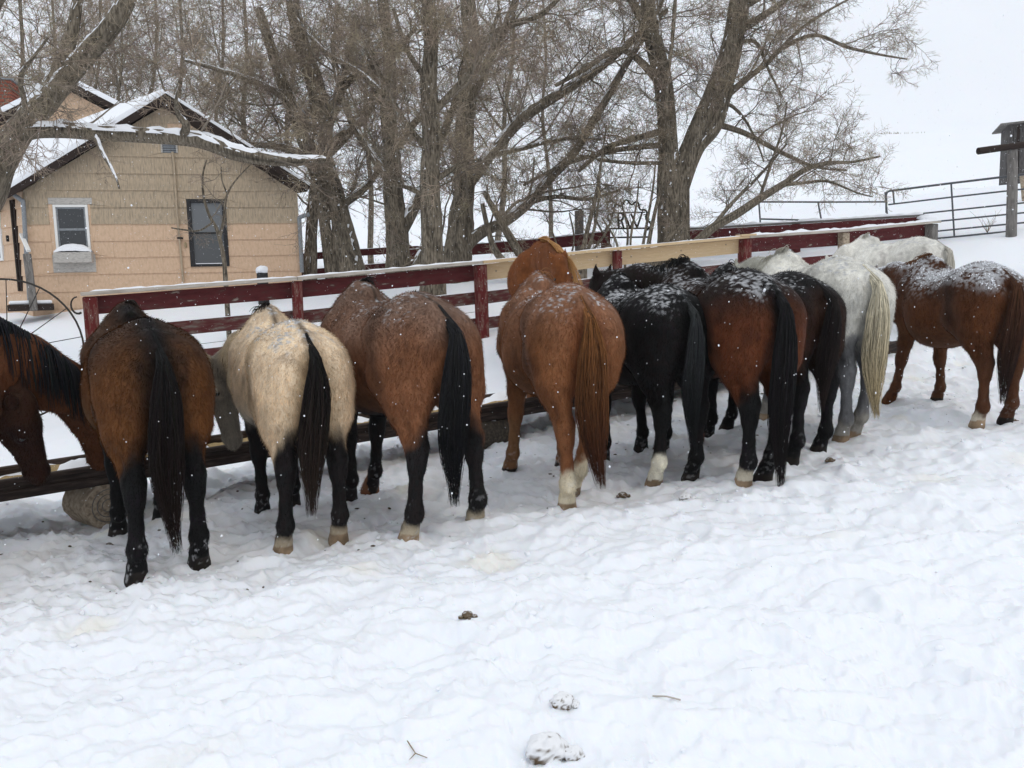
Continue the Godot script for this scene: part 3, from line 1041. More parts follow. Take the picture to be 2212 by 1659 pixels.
# ---------------------------------------------------------------- trees
func make_spray(seed_: int) -> ArrayMesh:      # a twig of unit length with its side twigs, growing along +y
	var rg := RandomNumberGenerator.new()
	rg.seed = seed_
	var b := MB.new()
	var dark := Color(0.18, 0.15, 0.122)
	var pale := Color(0.40, 0.33, 0.25)
	var main := PackedVector3Array()
	var p := Vector3.ZERO
	var d := Vector3.UP
	for k in 7:
		main.append(p)
		d = (d + Vector3(rg.randf_range(-0.3, 0.3), 0.05, rg.randf_range(-0.3, 0.3))).normalized()
		p += d * 0.165
	b.tube(main, ramp(0.0085, 0.004, 7), 3, dark, pale, false)
	for k in 13:
		var t := rg.randf_range(0.05, 1.0) * 5.99
		var q := main[int(t)].lerp(main[int(t) + 1], t - int(t))
		var a := rg.randf() * TAU
		var dd := (Vector3(cos(a), rg.randf_range(0.1, 1.3), sin(a))).normalized()
		var len_ := rg.randf_range(0.18, 0.5) * (1.15 - t * 0.1)
		var tw := PackedVector3Array()
		for e in 4:
			tw.append(q)
			q += dd * len_ / 3.0
			dd = (dd + Vector3(rg.randf_range(-0.4, 0.4), rg.randf_range(-0.25, 0.35), rg.randf_range(-0.4, 0.4))).normalized()
		var tone := rg.randf_range(0.75, 1.35)
		b.tube(tw, ramp(0.0052, 0.0028, 4), 3, dark * tone, pale * tone, false)
		for e in 3:
			var u := rg.randf_range(0.2, 1.0) * 2.99
			var r := tw[int(u)].lerp(tw[int(u) + 1], u - int(u))
			var d3 := (dd + Vector3(rg.randf_range(-1, 1), rg.randf_range(-0.6, 1), rg.randf_range(-1, 1))).normalized()
			var l3 := rg.randf_range(0.06, 0.2)
			var r2 := r + d3 * l3 * 0.5
			b.tube(PackedVector3Array([r, r2, r2 + (d3 + Vector3(rg.randf_range(-0.4, 0.4), 0.1, rg.randf_range(-0.4, 0.4))) * l3 * 0.5]), ramp(0.0036, 0.002, 3), 3, dark * tone, pale * tone, false)
	return b.mesh()

var sprays: Array[ArrayMesh] = []

class Crown:
	var wood := MB.new()
	var where: Array[Transform3D] = []
	var shade: Array[Color] = []

func sprout(cr: Crown, pts: PackedVector3Array, rad: PackedFloat32Array, rg: RandomNumberGenerator, per_m: float, length: float, t0 := 0.1, droop := 0.0, bias := Vector3.ZERO, twig := 1.0) -> void:
	var total := 0.0
	for k in pts.size() - 1:
		total += pts[k].distance_to(pts[k + 1])
	var m := int(total * per_m) + 1
	for q in m:
		var t := lerpf(t0, 1.0, (q + rg.randf()) / m)
		var ft := minf(t * (pts.size() - 1), pts.size() - 1.001)
		var k := int(ft)
		var p := pts[k].lerp(pts[k + 1], ft - k)
		var tg := (pts[k + 1] - pts[k]).normalized()
		var r0 := lerpf(rad[k], rad[k + 1], ft - k)
		var rnd := Vector3(rg.randf_range(-1, 1), rg.randf_range(-0.5, 1), rg.randf_range(-1, 1))
		rnd = (rnd - tg * rnd.dot(tg) * 0.8).normalized()
		var d := (tg * rg.randf_range(0.2, 0.8) + rnd + Vector3(0, 0.15 - droop, 0) + bias).normalized()
		var len_ := length * rg.randf_range(0.45, 1.15) * (1.15 - 0.55 * t)
		branch(cr, p, d, len_, minf(r0 * 0.45, 0.006 + len_ * 0.011), rg, droop, twig)

func branch(cr: Crown, p: Vector3, d: Vector3, len_: float, r: float, rg: RandomNumberGenerator, droop: float, twig: float) -> void:
	var ps := PackedVector3Array()
	var seg := 7
	for e in seg:
		ps.append(p)
		d = (d + Vector3(rg.randf_range(-0.3, 0.3), rg.randf_range(-0.22, 0.26) - droop * 0.25, rg.randf_range(-0.3, 0.3))).normalized()
		p += d * len_ / (seg - 1)
	var c0 := Color(0.18, 0.153, 0.122) * rg.randf_range(0.6, 1.35)
	cr.wood.tube(ps, ramp(r, maxf(r * 0.3, 0.004), seg), 5, c0, c0 * 1.25, false)
	var n2 := int(len_ * 3.2) + 2
	for q in n2:
		var t := rg.randf_range(0.15, 1.0) * (seg - 1.001)
		var k := int(t)
		var s := ps[k].lerp(ps[k + 1], t - k)
		var tg := (ps[k + 1] - ps[k]).normalized()
		var dd := (tg * 0.5 + Vector3(rg.randf_range(-1, 1), rg.randf_range(-0.7, 1) - droop * 0.5, rg.randf_range(-1, 1))).normalized()
		var l2 := minf(len_ * rg.randf_range(0.25, 0.55), 1.3)
		var q2 := PackedVector3Array()
		var x := s
		for e in 4:
			q2.append(x)
			dd = (dd + Vector3(rg.randf_range(-0.35, 0.35), rg.randf_range(-0.3, 0.3) - droop * 0.2, rg.randf_range(-0.35, 0.35))).normalized()
			x += dd * l2 / 3.0
		cr.wood.tube(q2, ramp(maxf(r * 0.4, 0.006), 0.0045, 4), 3, c0, c0 * 1.4, false)
		spray_at(cr, q2[2], dd, rg, twig)
		if rg.randf() < 0.75:
			spray_at(cr, q2[1], (dd + Vector3(rg.randf_range(-1, 1), rg.randf_range(-0.6, 0.8), rg.randf_range(-1, 1))).normalized(), rg, twig)
	spray_at(cr, ps[seg - 2], d, rg, twig)

func spray_at(cr: Crown, p: Vector3, d: Vector3, rg: RandomNumberGenerator, twig: float) -> void:
	var x := d.cross(Vector3(0.3, 0.2, 1)).normalized()
	var s := rg.randf_range(0.55, 1.15) * twig
	var bs := Basis(x, d, x.cross(d)).rotated(d, rg.randf() * TAU) * Basis.from_scale(Vector3.ONE * s)
	cr.where.append(Transform3D(bs, p))
	var g := rg.randf_range(0.7, 1.25)
	cr.shade.append(Color(g, g * rg.randf_range(0.94, 1.03), g * rg.randf_range(0.88, 1.02)))

func finish_crown(o: Node3D, cr: Crown, rg: RandomNumberGenerator) -> void:
	if cr.wood.v.size():
		part("branch_wood", cr.wood.mesh(), M.twig, o, Transform3D.IDENTITY, true)
	for kind in sprays.size():
		var mine: Array[int] = []
		for k in cr.where.size():
			if k % sprays.size() == kind:
				mine.append(k)
		if mine.is_empty():
			continue
		var mm := MultiMesh.new()
		mm.transform_format = MultiMesh.TRANSFORM_3D
		mm.use_colors = true
		mm.mesh = sprays[kind]
		mm.instance_count = mine.size()
		for k in mine.size():
			mm.set_instance_transform(k, cr.where[mine[k]])
			mm.set_instance_color(k, cr.shade[mine[k]])
		var mi := MultiMeshInstance3D.new()
		mi.name = "crown"
		mi.multimesh = mm
		mi.material_override = M.twig
		o.add_child(mi, true)
		mi.set_meta("kind", "stuff")

func bark_tube(pts: PackedVector3Array, rad: PackedFloat32Array, sides: int, seed_: float, flare := 0.0) -> ArrayMesh:      # a trunk with furrowed bark
	var b := MB.new()
	b.tube(pts, rad, sides, Color.WHITE, Color.WHITE, true)
	var m := pts.size()
	for k in m * sides:
		var s := k % sides
		var e := k / sides
		var a := TAU * s / sides
		var rr := rad[e]
		var g := absf(n_b.get_noise_3d(cos(a) * 3.2 + seed_, pts[e].y * 0.9, sin(a) * 3.2))
		var w := n_a.get_noise_3d(cos(a) * 1.1 + seed_, pts[e].y * 0.7, sin(a) * 1.1)
		var ridge := n_c.get_noise_3d(cos(a) * 6.0 + seed_, pts[e].y * 1.6, sin(a) * 6.0)
		var off := rr * (0.16 * w - 0.10 * (0.5 - g) + 0.09 * ridge)
		off += rr * flare * exp(-float(e) / m * 7.0) * (0.7 + 0.5 * cos(a * 4.0 + seed_))
		b.v[k] += b.n[k] * off
		var tone := clampf(0.9 + 1.3 * (g - 0.22) + 0.5 * ridge, 0.35, 1.4)
		b.c[k] = Color(tone, tone, tone)
	var ns := PackedVector3Array()
	ns.resize(b.v.size())
	for t in range(0, b.i.size(), 3):
		var q := (b.v[b.i[t + 2]] - b.v[b.i[t]]).cross(b.v[b.i[t + 1]] - b.v[b.i[t]])
		for e in 3:
			ns[b.i[t + e]] += q
	for k in ns.size():
		ns[k] = ns[k].normalized()
	b.n = ns
	return b.mesh()

func path_of(rows: Array, d: float, per := 6) -> Array:      # [[x, y, width, extra depth]] -> [points, radii]
	var p := []
	var w := []
	for r in rows:
		var dd: float = d + (r[3] if r.size() > 3 else 0.0)
		p.append(at(r[0], r[1], dd))
		w.append(r[2] * 0.5 * dd / F_PX)
	var pts := spline(p, per)
	var rad := PackedFloat32Array()
	for k in pts.size():
		var t := float(k) / per
		var q := mini(int(t), w.size() - 2)
		rad.append(lerpf(w[q], w[q + 1], t - q))
	return [pts, rad]

func snow_on(pts: PackedVector3Array, rad: PackedFloat32Array, seed_: float, amount := 0.5) -> ArrayMesh:      # a broken ridge of snow along the top of a limb
	var b := MB.new()
	var sides := 9
	var m := pts.size()
	for k in m:
		var t := (pts[mini(k + 1, m - 1)] - pts[maxi(k - 1, 0)]).normalized()
		var s := t.cross(Vector3.UP).normalized()
		var up := s.cross(t)
		for e in sides:
			var a := PI * (0.06 + 0.88 * e / (sides - 1.0))
			var thick := amount * (0.28 + 1.1 * n_b.get_noise_2d(k * 0.33 + seed_, e * 0.35) + 0.5 * n_c.get_noise_2d(k * 0.9 + seed_, e * 0.8)) * sin(a)
			var edge := 1.0 + thick - 0.25 * absf(cos(a)) * (0.5 + n_c.get_noise_2d(k * 0.9 + seed_, e * 0.9))
			if up.y < 0.45:
				edge = minf(edge, 0.85 + n_c.get_noise_2d(k * 0.7, e) * 0.3)
			b.v.append(pts[k] + (s * cos(a) + up * sin(a)) * rad[k] * edge)
			b.n.append((s * cos(a) + up * sin(a)).normalized())
			b.c.append(Color.WHITE)
	for k in m - 1:
		for e in sides - 1:
			var p := k * sides + e
			b.i.append_array([p, p + sides, p + 1, p + 1, p + sides, p + sides + 1])
	# winding by the normals
	for t in range(0, b.i.size(), 3):
		var q := (b.v[b.i[t + 2]] - b.v[b.i[t]]).cross(b.v[b.i[t + 1]] - b.v[b.i[t]])
		if q.dot(b.n[b.i[t]]) < 0.0:
			var w := b.i[t + 1]
			b.i[t + 1] = b.i[t + 2]
			b.i[t + 2] = w
	return b.mesh()

# trunk and limbs: rows of [x, y, width(, extra depth)]; each limb also says how it branches
func tree(called: String, label: String, d: float, stems: Array, limbs: Array, o: Dictionary) -> Node3D:
	var rg := RandomNumberGenerator.new()
	rg.seed = int(o.get("seed", 1))
	var first := path_of(stems[0], d)
	var foot: Vector3 = first[0][0]
	var t := thing(called, label, "tree", Vector3(foot.x, relief(foot.x, foot.z), foot.z), 0.0, o.get("group", ""))
	var back := Transform3D(Basis(), -t.position)
	var cr := Crown.new()
	var per: float = o.get("per_m", 2.2)
	var len_: float = o.get("len", 1.7)
	var droop: float = o.get("droop", 0.0)
	var twig: float = o.get("twig", 1.0)
	var k := 0
	for s in stems:
		var p := path_of(s, d, 10)
		var pts: PackedVector3Array = p[0]
		var rad: PackedFloat32Array = p[1]
		if o.get("rooted", true):
			var b: Vector3 = pts[0]
			var g := relief(b.x, b.z) - 0.25
			if b.y > g:
				pts.insert(0, Vector3(b.x, g, b.z))
				rad.insert(0, rad[0] * 1.1)
		part("trunk", bark_tube(pts, rad, 28, k * 3.7 + rg.randf() * 9.0, o.get("flare", 0.25)), M.bark, t, back)
		sprout(cr, pts, rad, rg, per * o.get("stem_share", 0.6), len_, o.get("t0", 0.35), droop, Vector3.ZERO, twig)
		if o.get("stem_snow", 0.0) > 0.0:
			part("snow_crust", snow_on(pts, rad, k * 5.0, o.stem_snow), M.powder, t, back)
		k += 1
	for l in limbs:
		var p := path_of(l, d)
		var pts: PackedVector3Array = p[0]
		var rad: PackedFloat32Array = p[1]
		part("limb", bark_tube(pts, rad, 14, k * 2.3, 0.0), M.bark, t, back)
		if not (limbs.find(l) in o.get("bare", [])):
			sprout(cr, pts, rad, rg, per, len_, 0.12, droop, Vector3.ZERO, twig)
		if o.get("limb_snow", 0.0) > 0.0:
			part("snow_crust", snow_on(pts, rad, k * 5.0, o.limb_snow), M.powder, t, back)
		k += 1
	for j in cr.where.size():
		cr.where[j] = back * cr.where[j]
	for j in cr.wood.v.size():
		cr.wood.v[j] -= t.position
	finish_crown(t, cr, rg)
	return t

# ---------------------------------------------------------------- fences
func slab(poly: PackedVector2Array, thick: float, b: MB, t: Transform3D, tilt := 0.0) -> void:      # a flat piece in the plane z = 0 of t, front at +thick
	var ring := []
	var backr := []
	var lo := 1e9
	var hi := -1e9
	for p in poly:
		lo = minf(lo, p.y)
		hi = maxf(hi, p.y)
	var mid := Vector3.ZERO
	for p in poly:
		var u := (hi - p.y) / maxf(hi - lo, 0.01)
		ring.append(t * Vector3(p.x, p.y, thick + tilt * u))
		backr.append(t * Vector3(p.x, p.y, 0.0))
		mid += t * Vector3(p.x, p.y, thick * 0.5)
	mid /= poly.size()
	b.face(ring, mid)
	for k in ring.size():
		var q := (k + 1) % ring.size()
		b.face([ring[k], ring[q], backr[q], backr[k]], mid)

func board(o: Node3D, called: String, a: Vector3, b: Vector3, h: float, w: float, m: Material, roll := 0.0) -> MeshInstance3D:
	var t := along(a - o.position, b - o.position)
	if roll != 0.0:
		t.basis = t.basis * Basis(Vector3.RIGHT, roll)
	return part(called, box_mesh(Vector3(a.distance_to(b), h, w), 0.006), m, o, t)

func post(o: Node3D, p: Vector3, top: float, w: float, m: Material, lean := Vector3.ZERO) -> MeshInstance3D:
	var g := relief(p.x, p.z) - 0.35
	var t := Transform3D(Basis(Vector3.FORWARD, lean.x) * Basis(Vector3.UP, 0.42 + lean.y), Vector3(p.x, (g + top) * 0.5, p.z) - o.position)
	return part("post", box_mesh(Vector3(w, top - g, w), 0.014), m, o, t)

func snow_strip(o: Node3D, a: Vector3, b: Vector3, w: float, h: float, seed_: float) -> void:      # snow lying along a rail
	var m := maxi(int(a.distance_to(b) / 0.06), 4)
	var mb := MB.new()
	var x := (b - a).normalized()
	var z := x.cross(Vector3.UP).normalized()
	var row := 7
	for k in m + 1:
		var t := float(k) / m
		var e := sst(0.0, 0.02, t) * sst(1.0, 0.98, t)
		var hh := h * (0.65 + 0.7 * n_b.get_noise_2d(k * 0.23 + seed_, seed_)) * e
		var ww := w * (1.0 + 0.12 * n_c.get_noise_2d(k * 0.31 + seed_, 3.0))
		for s in row:
			var an := PI * s / (row - 1)
			mb.v.append(a.lerp(b, t) + z * (cos(an) * ww * 0.5) + Vector3.UP * (pow(sin(an), 0.6) * maxf(hh, 0.001) + 0.001) - o.position)
			mb.n.append(Vector3.ZERO)
			mb.c.append(Color.WHITE)
	for k in m:
		for s in row - 1:
			var p := k * row + s
			for tri in [[p, p + 1, p + row], [p + 1, p + row + 1, p + row]]:
				var q: Vector3 = (mb.v[tri[2]] - mb.v[tri[0]]).cross(mb.v[tri[1]] - mb.v[tri[0]])
				if q.y < 0.0:
					tri.reverse()
					q = -q
				mb.i.append_array(tri)
				for e in 3:
					mb.n[tri[e]] += q
	for k in mb.n.size():
		mb.n[k] = (mb.n[k] + Vector3.UP * 1e-9).normalized()
	part("snow_cap", mb.mesh(), M.powder, o)

func near_fence() -> void:
	# post positions along one straight run; x, y of each post top in the survey, and its distance
	var tops := [[193.0, 634.0], [640.0, 602.0], [1039.0, 567.0], [1335.0, 537.0], [1613.0, 512.0], [1828.0, 498.0], [2018.0, 480.0]]
	var p: Array[Vector3] = []
	for k in 7:
		p.append(at(tops[k][0], tops[k][1], 9.5 * (1.0 + 0.1057 * k)))
	var o := thing("wooden_fence", "long red fence with snowy cap rail and bare new boards behind the trough", "fence", Vector3(p[3].x, relief(p[3].x, p[3].z), p[3].z))
	var x := (p[6] - p[0]).normalized()
	var n := Vector3(x.z, 0, -x.x).normalized()      # towards the yard behind
	if n.z > 0.0:
		n = -n
	var mats := [M.redpost, M.redpost, M.redpost, M.redpost, M.redpost, M.log, M.oldwood]
	var wide := [0.15, 0.13, 0.15, 0.12, 0.17, 0.15, 0.17]
	for k in 7:
		var back := 0.02 if k < 4 else 0.05
		post(o, p[k] + n * back, p[k].y - (0.03 if k > 0 else 0.035), wide[k], mats[k], Vector3(0.01 * sin(k * 2.0), 0.1 * cos(k * 3.0), 0))
	for k in 6:
		var a := p[k]
		var b := p[k + 1]
		var fresh := k == 2 or k == 3
		var cap_m: Material = M.newwood if fresh else M.capwood
		var ext := (b - a).normalized()
		var up := Vector3.UP
		# cap rail lies flat on the posts
		board(o, "cap_rail", a - ext * (0.09 if k == 0 else -0.003), b + ext * (0.1 if k == 5 else -0.003), 0.042, 0.16, cap_m)
		snow_strip(o, a + up * 0.021, b + up * 0.021, 0.15, 0.022 if k < 2 else (0.012 if fresh else 0.05), k * 7.0)
		var face := n * (0.118 if k < 4 else 0.165)      # rails on the yard side of the posts
		# the rails between the posts
		board(o, "top_rail", a + face - up * 0.14 + ext * 0.004, b + face - up * 0.14 - ext * 0.004, 0.225 if k > 1 else 0.21, 0.04, M.newwood if fresh else M.red)
		board(o, "middle_rail", a + face - up * 0.50 + ext * 0.004, b + face - up * 0.49 - ext * 0.004, 0.17, 0.038, M.redworn if k < 4 else M.red)
		snow_strip(o, a + face - up * 0.414, b + face - up * 0.404, 0.035, 0.012, k * 3.0)
		board(o, "lower_rail", a + face - up * 0.86 + ext * 0.004, b + face - up * 0.85 - ext * 0.004, 0.16, 0.038, M.redworn)
		if k < 2:
			var w := MB.new()
			for y in [0.68, 1.0]:
				w.tube(PackedVector3Array([a + face - up * y - o.position, a.lerp(b, 0.5) + face - up * (y + 0.03) - o.position, b + face - up * y - o.position]), ramp(0.003, 0.003, 3), 5)
			part("wire", w.mesh(), M.iron, o)
	# nails in the new boards, the iron hook on the end post
	for k in [2, 3]:
		for t in [0.12, 0.5, 0.86]:
			var s := SphereMesh.new()
			s.radius = 0.014
			s.height = 0.028
			s.radial_segments = 8
			s.rings = 4
			var q: Vector3 = p[k].lerp(p[k + 1], t) + n * 0.096 - Vector3(0, 0.09 + 0.06 * fmod(t * 7.0, 1.0), 0) - o.position
			part("knot", s, M.log, o, Transform3D(Basis.from_scale(Vector3(1, 1, 0.4)), q))
	var hook := MB.new()
	var hp := PackedVector3Array()
	for e in 11:
		var an := PI * (0.5 + 1.15 * e / 10.0)
		hp.append(p[0] + Vector3(-0.10 + 0.075 * cos(an), -0.13 + 0.095 * sin(an), 0.09) - o.position)
	hook.tube(hp, ramp(0.008, 0.013, 11), 8)
	part("hook", hook.mesh(), M.wheel, o)
	# the new board shows its broken end over the next cap
	board(o, "cap_end", at(1595, 509, 13.4), at(1628, 507, 13.55), 0.03, 0.15, M.newwood)

func back_fences() -> void:
	var run := [[1992.0, 468.0, 16.6], [1720.0, 484.0, 16.8], [1444.0, 500.0, 16.9]]
	var o := thing("wooden_fence", "red board fence at the back of the yard, right of the iron gate sign", "fence", at(1720, 540, 16.8))
	for k in 3:
		var p := at(run[k][0], run[k][1], run[k][2])
		post(o, p, p.y, 0.14, M.red)
	for k in 2:
		var a := at(run[k][0], run[k][1], run[k][2])
		var b := at(run[k + 1][0], run[k + 1][1], run[k + 1][2])
		for y in [0.10, 0.30]:
			board(o, "rail", a + Vector3(0, -y, 0.09), b + Vector3(0, -y, 0.09), 0.185, 0.035, M.red if y < 0.2 else M.redworn)
		board(o, "cap_rail", a + Vector3(0, 0.02, 0.03), b + Vector3(0, 0.02, 0.03), 0.035, 0.15, M.oldrail)
		snow_strip(o, a + Vector3(0, 0.04, 0.03), b + Vector3(0, 0.04, 0.03), 0.15, 0.06, k * 9.0 + 40.0)
	# the short return to the corner post
	var c0 := at(2012, 478, 15.6)
	var c1 := at(1975, 466, 17.4)
	board(o, "rail", c0 + Vector3(0, -0.1, 0), c1 + Vector3(0, -0.1, 0), 0.19, 0.035, M.red)
	snow_strip(o, c0, c1, 0.22, 0.09, 66.0)
	# left of the sign
	var o2 := thing("wooden_fence", "red board fence left of the iron gate sign, ending among the trunks", "fence", at(1150, 560, 16.9))
	var run2 := [[1308.0, 500.0, 16.6], [1165.0, 516.0, 17.0], [995.0, 529.0, 17.4], [870.0, 540.0, 18.6]]
	for k in 4:
		var p := at(run2[k][0], run2[k][1], run2[k][2])
		post(o2, p, p.y + (0.02 if k == 0 else -0.12), 0.15 if k == 0 else 0.11, M.red)
	for k in 3:
		var a := at(run2[k][0], run2[k][1], run2[k][2])
		var b := at(run2[k + 1][0], run2[k + 1][1], run2[k + 1][2])
		board(o2, "rail", a + Vector3(0, -0.12, 0.08), b + Vector3(0, -0.12, 0.08), 0.22, 0.035, M.red)
		snow_strip(o2, a + Vector3(0, -0.01, 0.08), b + Vector3(0, -0.01, 0.08), 0.05, 0.03, k * 4.0 + 80.0)
		board(o2, "rail", a + Vector3(0, -0.62, 0.08), b + Vector3(0, -0.62, 0.08), 0.11, 0.035, M.capwood)
	# the far dark red fence seen between the trunks
	var o3 := thing("wooden_fence", "dark red two rail fence seen between the big trunks beside the house", "fence", at(760, 590, 21.0))
	var run3 := [[650.0, 549.0, 20.6], [735.0, 542.0, 21.0], [842.0, 535.0, 21.6], [905.0, 532.0, 22.0]]
	for k in 4:
		var p := at(run3[k][0], run3[k][1], run3[k][2])
		post(o3, p, p.y, 0.13, M.trimred)
	for k in 3:
		var a := at(run3[k][0], run3[k][1], run3[k][2])
		var b := at(run3[k + 1][0], run3[k + 1][1], run3[k + 1][2])
		for y in [0.08, 0.48]:
			board(o3, "rail", a + Vector3(0, -y, 0.09), b + Vector3(0, -y, 0.09), 0.17, 0.035, M.trimred)
			snow_strip(o3, a + Vector3(0, -y + 0.085, 0.09), b + Vector3(0, -y + 0.085, 0.09), 0.05, 0.02, k * 4.0 + 90.0)

func pipes(o: Node3D, runs: Array, r: float, m: Material, called := "rail") -> void:
	for run in runs:
		var b := MB.new()
		var pts := PackedVector3Array()
		for q in run:
			pts.append(q - o.position)
		b.tube(pts, ramp(r, r, pts.size()), 8)
		part(called, b.mesh(), m, o)

func sx(x: float) -> float:      # the enlarged survey of the right side, back to the common scale
	return (1920.0 + x / 3.456) * 0.8641

func sy(y: float) -> float:
	return (280.0 + y / 3.456) * 0.8641

func gates() -> void:
	var g := thing("pipe_gate", "grey pipe gate panel with five rails running off past the post", "gate", at(2100, 500, 15.5))
	var d0 := 16.6
	var d1 := 15.2
	var q := func(x: float, y: float) -> Vector3:
		return at(sx(x), sy(y), lerpf(d0, d1, (x - 1022.0) / 1200.0))
	pipes(g, [[q.call(1022, 870), q.call(1020, 720), q.call(1028, 694), q.call(1050, 682), q.call(1582, 615), q.call(2000, 565), q.call(2330, 525)]], 0.021, M.pipe, "frame")
	pipes(g, [[q.call(1040, 800), q.call(1590, 735), q.call(2330, 652)], [q.call(1340, 876), q.call(2330, 772)], [q.call(1300, 962), q.call(2330, 858)], [q.call(1300, 1045), q.call(2330, 944)], [q.call(1300, 1108), q.call(2090, 1030)]], 0.016, M.pipe)
	pipes(g, [[q.call(1080, 682), q.call(1090, 790)], [q.call(1582, 616), q.call(1614, 1150)]], 0.017, M.pipe, "upright")
	var t := thing("pipe_gate", "low dark pipe rail with two bars behind the yard fence", "gate", at(1780, 470, 19.5))
	var e := func(x: float, y: float) -> Vector3:
		return at(x, y, 19.5)
	pipes(t, [[e.call(1638, 436), e.call(1776, 436.5), e.call(1913, 436)], [e.call(1642, 473), e.call(1720, 475), e.call(1860, 477)]], 0.021, M.pipe)
	pipes(t, [[e.call(1639, 432), e.call(1643, 490)], [e.call(1767, 436), e.call(1777, 490)], [e.call(1912, 415), e.call(1918, 480)]], 0.021, M.pipe, "upright")
	# post with a cross arm
	var base := at(sx(2108), sy(1000), 15.0)
	var p := thing("timber_post", "round timber post with a dark cross arm beside the plank shed", "post", Vector3(base.x, relief(base.x, base.z), base.z))
	var b := MB.new()
	var topp := at(sx(2112), sy(290), 15.0)
	b.tube(spline([base - p.position - Vector3(0, 0.5, 0), (base + topp) * 0.5 - p.position, topp - p.position], 6), ramp(0.092, 0.082, 13), 14)
	part("upright", b.mesh(), M.oldwood, p)
	var c := MB.new()
	c.tube(spline([at(sx(1815), sy(338), 14.85) - p.position, at(sx(2050), sy(305), 14.88) - p.position, at(sx(2330), sy(268), 14.9) - p.position], 5), ramp(0.062, 0.058, 11), 12)
	part("cross_arm", c.mesh(), M.trimdark, p)
	var r := thing("timber_post", "leaning thin post at the right edge past the cross arm", "post", at(sx(2212), sy(700), 17.0))
	pipes(r, [[at(sx(2196), sy(540), 17.0), at(sx(2216), sy(760), 17.0), at(sx(2225), sy(900), 17.0)]], 0.05, M.log, "upright")

func shed() -> void:
	var d := 27.0
	var a := at(2179, 268, d)      # front left top corner
	var g := relief(a.x, a.z) - 0.2
	var o := thing("plank_shed", "small weathered grey plank shed standing on the snowy slope at right", "shed", Vector3(a.x, g, a.z), -0.40)
	var H := a.y - g
	var rg := RandomNumberGenerator.new()
	rg.seed = 5
	var core := box_mesh(Vector3(1.5, H - 0.06, 1.5), 0.0)
	part("frame", core, M.trimdark, o, Transform3D(Basis(), Vector3(0.78, H * 0.5, -0.8)))
	var x := 0.0
	while x < 1.55:
		var w := rg.randf_range(0.12, 0.19)
		part("plank", box_mesh(Vector3(w - 0.018, H * rg.randf_range(0.97, 1.0), 0.025), 0.004), M.shedwood, o, Transform3D(Basis(Vector3.FORWARD, rg.randf_range(-0.01, 0.01)), Vector3(x + w * 0.5, H * 0.5 + rg.randf_range(-0.02, 0.0), -0.035 + rg.randf_range(0.0, 0.02))))
		x += w
	x = 0.0
	while x < 1.5:
		var w := rg.randf_range(0.13, 0.2)
		part("plank", box_mesh(Vector3(0.025, H, w - 0.012), 0.004), M.shedwood, o, Transform3D(Basis(), Vector3(-0.0 + rg.randf_range(0.0, 0.012), H * 0.5, -0.07 - x - w * 0.5)))
		x += w
	part("door_frame", box_mesh(Vector3(0.07, H * 0.94, 0.05), 0.004), M.trimdark, o, Transform3D(Basis(), Vector3(0.28, H * 0.48, 0.01)))
	part("door_frame", box_mesh(Vector3(1.2, 0.05, 0.05), 0.004), M.shedwood, o, Transform3D(Basis(), Vector3(0.9, H * 0.93, 0.01)))
	part("latch", box_mesh(Vector3(0.06, 0.16, 0.04), 0.004), M.iron, o, Transform3D(Basis(), Vector3(0.18, H * 0.62, 0.02)))
	part("roof", box_mesh(Vector3(1.95, 0.05, 2.0), 0.008), M.oldrail, o, Transform3D(Basis(Vector3.FORWARD, -0.03), Vector3(0.72, H + 0.02, -0.8)))
	part("snow_cap", box_mesh(Vector3(1.85, 0.05, 1.8), 0.02), M.powder, o, Transform3D(Basis(Vector3.FORWARD, -0.03), Vector3(0.75, H + 0.06, -0.95)))

